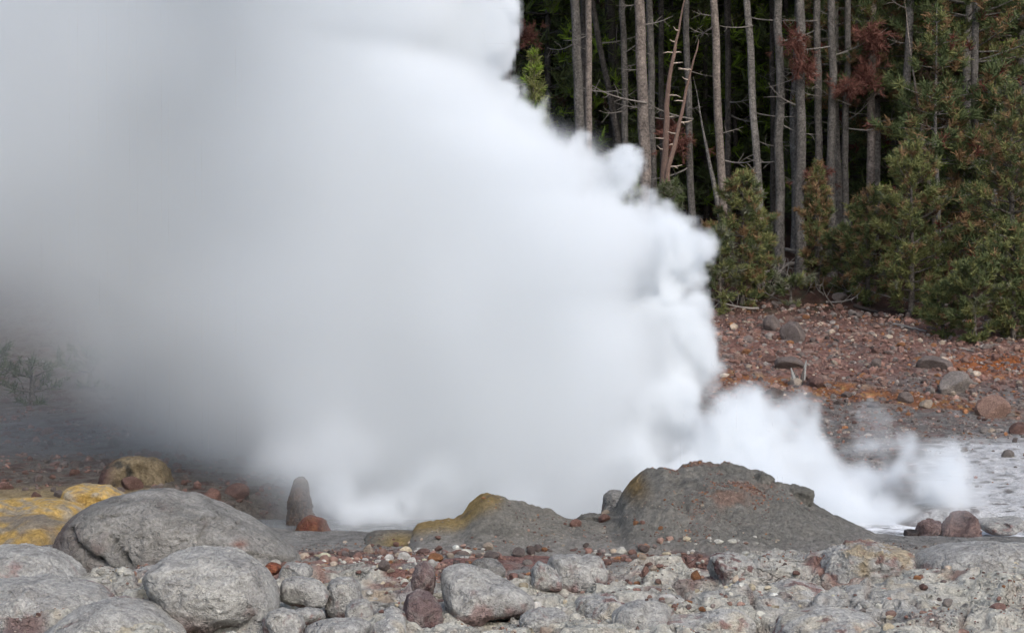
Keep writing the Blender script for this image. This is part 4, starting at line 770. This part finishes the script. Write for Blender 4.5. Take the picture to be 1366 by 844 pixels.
LOW = [(960, 640, 92, 15.6), (1000, 575, 54, 15.9), (1050, 612, 52, 15.8), (1100, 625, 56, 15.8), (1158, 602, 50, 15.8), (1150, 640, 60, 15.6), (1200, 645, 60, 15.5), (1245, 652, 60, 15.2), (1278, 664, 46, 15.0), (1040, 562, 34, 16), (1090, 590, 34, 16), (1020, 680, 80, 15.1), (1120, 685, 68, 15.0), (1190, 690, 48, 14.9)]
ZL = np.interp(xs, [W(p_, 0, 18)[0] for p_ in (-300, 0, 150, 380, 450, 560)], [W(0, p_, 18)[2] for p_ in (400, 455, 545, 640, 730, 780)]).astype(np.float32)[:, None, None]
D = puffs(MAIN); n9, n4, n2, n1, n0 = vnoise(.95), vnoise(.42), vnoise(.2), vnoise(.1), vnoise(.05)
# near the crisp right-hand edge the steam is billowing, deeper in it is smooth
XE = np.interp(zs, [W(0, p_, 17.3)[2] for p_ in (720, 560, 450, 390, 330, 280, 262, 225, 200, 186, 160, 140, 105, 78, 60, 20, -60)], [(p_-683)/F*17.3 for p_ in (975, 965, 965, 922, 955, 915, 870, 875, 852, 805, 752, 762, 728, 632, 665, 690, 660)]).astype(np.float32)[None, None, :]
DM = D.max(1)[:, None, :]; edge_w = np.maximum((1-sm(.30, .85, DM))*sm(-3.2, -2.2, BX), .07)
bil = ((.5-np.abs(n9))*.34+(.5-np.abs(n4))*.32+(.4-np.abs(n2))*.27+(.3-np.abs(n1))*.18+n0*.07)*edge_w
Dm = D+bil-.33*edge_w
Dm = Dm-1.6*np.maximum(BX-XE-.03, 0)*sm(.9, 1.6, BZ)
soft = .10+1.2*(1-edge_w)
den = np.clip(Dm/soft, 0, 1)**1.3*8.0*(1+.03*n2)
Lw = puffs(LOW)+((.5-np.abs(n9))*.28+(.5-np.abs(n4))*.26+(.4-np.abs(n2))*.22+(.3-np.abs(n1))*.14+n0*.06)*.9-.12
den = np.maximum(den, np.clip(Lw/.26, 0, 1)**1.3*9)
prof_y = np.exp(-((BY-18.6+1.5*sm(-3.6, -1.3, BX)-.25*n9)/1.35)**2)
A_ = (1.7+4.0*sm(-4.8, -1.4, BX))*sm(-.3, 1.5, BZ-ZL+.35*n9+.15*n4)*sm(-.35, -1.6, BX-XE); den = np.maximum(den, A_*prof_y*(1+.25*n4))
# thin fog over the bank
fogb = (.075+.24*sm(-3.2, -2.2, BX))*np.clip(1-(BZ+.2)/2.2, 0, 1)*sm(-.5, -2.5, BX)*(1+.6*n9)*sm(15.5, 18, BY)
den = den+np.maximum(fogb, 0)
wisp = puffs([(440, 590, 75, 14.6), (425, 660, 44, 14.3), (460, 700, 38, 14.2), (390, 610, 60, 14.5), (1275, 675, 44, 13.7), (1240, 700, 24, 14.1), (815, 650, 30, 13.9)], .3)+(.5-np.abs(n4))*.25+n2*.1
den = np.maximum(den, np.clip(wisp/.45, 0, 1)**1.5*1.7)
fade = sm(X0, X0+1.2, BX)*sm(Y1, Y1-.8, BY)*sm(Z1, Z1-.8, BZ)*sm(Y0, Y0+.35, BY)
den = (den*fade).astype(np.float32)
print('density', den.shape, round(time.time()-T0, 1))
def grid_points(name, arr):
    me = bpy.data.meshes.new(name); me.vertices.add(arr.size); a = me.attributes.new('v', 'FLOAT', 'POINT'); a.data.foreach_set('value', np.ascontiguousarray(arr, np.float32).ravel())
    return bpy.data.objects.new(name, me)
def vol_tree(src, mat=None, thr=None, vox=.12):
    t = bpy.data.node_groups.new('steam_grid', 'GeometryNodeTree'); t.interface.new_socket('G', in_out='OUTPUT', socket_type='NodeSocketGeometry'); t.interface.new_socket('G', in_out='INPUT', socket_type='NodeSocketGeometry')
    N = t.nodes.new; L = t.links.new; out = N('NodeGroupOutput'); oi = N('GeometryNodeObjectInfo'); oi.inputs[0].default_value = src
    vc = N('GeometryNodeVolumeCube'); vc.inputs['Min'].default_value = (X0, Y0, Z0); vc.inputs['Max'].default_value = (X1, Y1, Z1); vc.inputs['Background'].default_value = 0
    for a, b in zip('XYZ', (nx, ny, nz)): vc.inputs['Resolution '+a].default_value = b
    si = N('GeometryNodeSampleIndex'); si.data_type = 'FLOAT'; si.clamp = True; na = N('GeometryNodeInputNamedAttribute'); na.data_type = 'FLOAT'; na.inputs[0].default_value = 'v'
    pos = N('GeometryNodeInputPosition'); sep = N('ShaderNodeSeparateXYZ'); L(pos.outputs[0], sep.inputs[0])
    def m(op, a, b):
        n = N('ShaderNodeMath'); n.operation = op
        for i, v in enumerate((a, b)):
            if isinstance(v, (int, float)): n.inputs[i].default_value = v
            else: L(v, n.inputs[i])
        return n.outputs[0]
    ix = lambda s, lo: m('ROUND', m('DIVIDE', m('SUBTRACT', s, lo), DX), 0)
    i = m('ADD', m('MULTIPLY', m('ADD', m('MULTIPLY', ix(sep.outputs[0], X0), ny), ix(sep.outputs[1], Y0)), nz), ix(sep.outputs[2], Z0))
    fi = N('FunctionNodeFloatToInt'); L(i, fi.inputs[0]); L(oi.outputs['Geometry'], si.inputs['Geometry']); L(na.outputs[0], si.inputs['Value']); L(fi.outputs[0], si.inputs['Index']); L(si.outputs[0], vc.inputs['Density']); g = vc.outputs[0]
    if thr is not None:
        v2 = N('GeometryNodeVolumeToMesh'); v2.resolution_mode = 'VOXEL_SIZE'; v2.inputs['Voxel Size'].default_value = vox; v2.inputs['Threshold'].default_value = thr; L(g, v2.inputs[0]); g = v2.outputs[0]
    if mat:
        sm_ = N('GeometryNodeSetMaterial'); sm_.inputs['Material'].default_value = mat; L(g, sm_.inputs[0]); g = sm_.outputs[0]
    L(g, out.inputs[0]); return t
vm = bpy.data.materials.new('steam'); vm.use_nodes = True; n_ = vm.node_tree.nodes; n_.remove(n_['Principled BSDF'])
pv = n_.new('ShaderNodeVolumePrincipled'); pv.inputs['Color'].default_value = (.958, .982, 1, 1); pv.inputs['Density'].default_value = 1; pv.inputs['Anisotropy'].default_value = .0
vm.node_tree.links.new(pv.outputs[0], n_['Material Output'].inputs['Volume'])
# dense heart of the cloud: a matte white body that the surrounding vapour hides
def deep(ax, rev):
    a_ = np.flip(den, ax) if rev else den; cs = np.cumsum(a_, ax)*DX; return np.flip(cs, ax) if rev else cs
core = deep(1, False)
for ax, rv, kf in ((1, True, 1), (0, False, 1), (0, True, 1), (2, True, 1)): core = np.minimum(core, deep(ax, rv))
core = np.clip(core, 0, 9)
for ax in (0, 1, 2):                                   # soften
    for _ in range(3):
        w_ = 4; cs = np.cumsum(np.pad(core, [(w_+1, w_) if i == ax else (0, 0) for i in range(3)], 'edge'), ax, dtype=np.float32); sl = [slice(None)]*3; s2 = [slice(None)]*3; sl[ax] = slice(2*w_+1, None); s2[ax] = slice(0, -(2*w_+1)); core = (cs[tuple(sl)]-cs[tuple(s2)])/(2*w_+1)
core = core*fade/CORE_OD
src = grid_points('core_field', core); tmp = bpy.data.objects.new('tmp', bpy.data.meshes.new('tmp')); COL.objects.link(tmp); md = tmp.modifiers.new('g', 'NODES'); md.node_group = vol_tree(src, None, 1.0)
me = bpy.data.meshes.new_from_object(tmp.evaluated_get(bpy.context.evaluated_depsgraph_get())); bpy.data.objects.remove(tmp); bpy.data.objects.remove(src)
cm = bpy.data.materials.new('dense_steam'); cm.use_nodes = True; p = cm.node_tree.nodes['Principled BSDF']; p.inputs['Base Color'].default_value = (.88, .93, .97, 1); p.inputs['Roughness'].default_value = 1; p.inputs['Specular IOR Level'].default_value = 0
me.materials.clear(); me.materials.append(cm); me.polygons.foreach_set('use_smooth', np.ones(len(me.polygons), bool)); print('core', len(me.vertices))
oc = tag(obj('steam', me), 'dense white steam billowing from the vent and hiding half the forest', 'steam', kind='stuff')
ov = obj('thin_steam', bpy.data.meshes.new('thin_steam'), oc); ov['kind'] = 'stuff'; md = ov.modifiers.new('g', 'NODES'); md.node_group = vol_tree(grid_points('steam_field', den), vm)
print('done', round(time.time()-T0, 1))
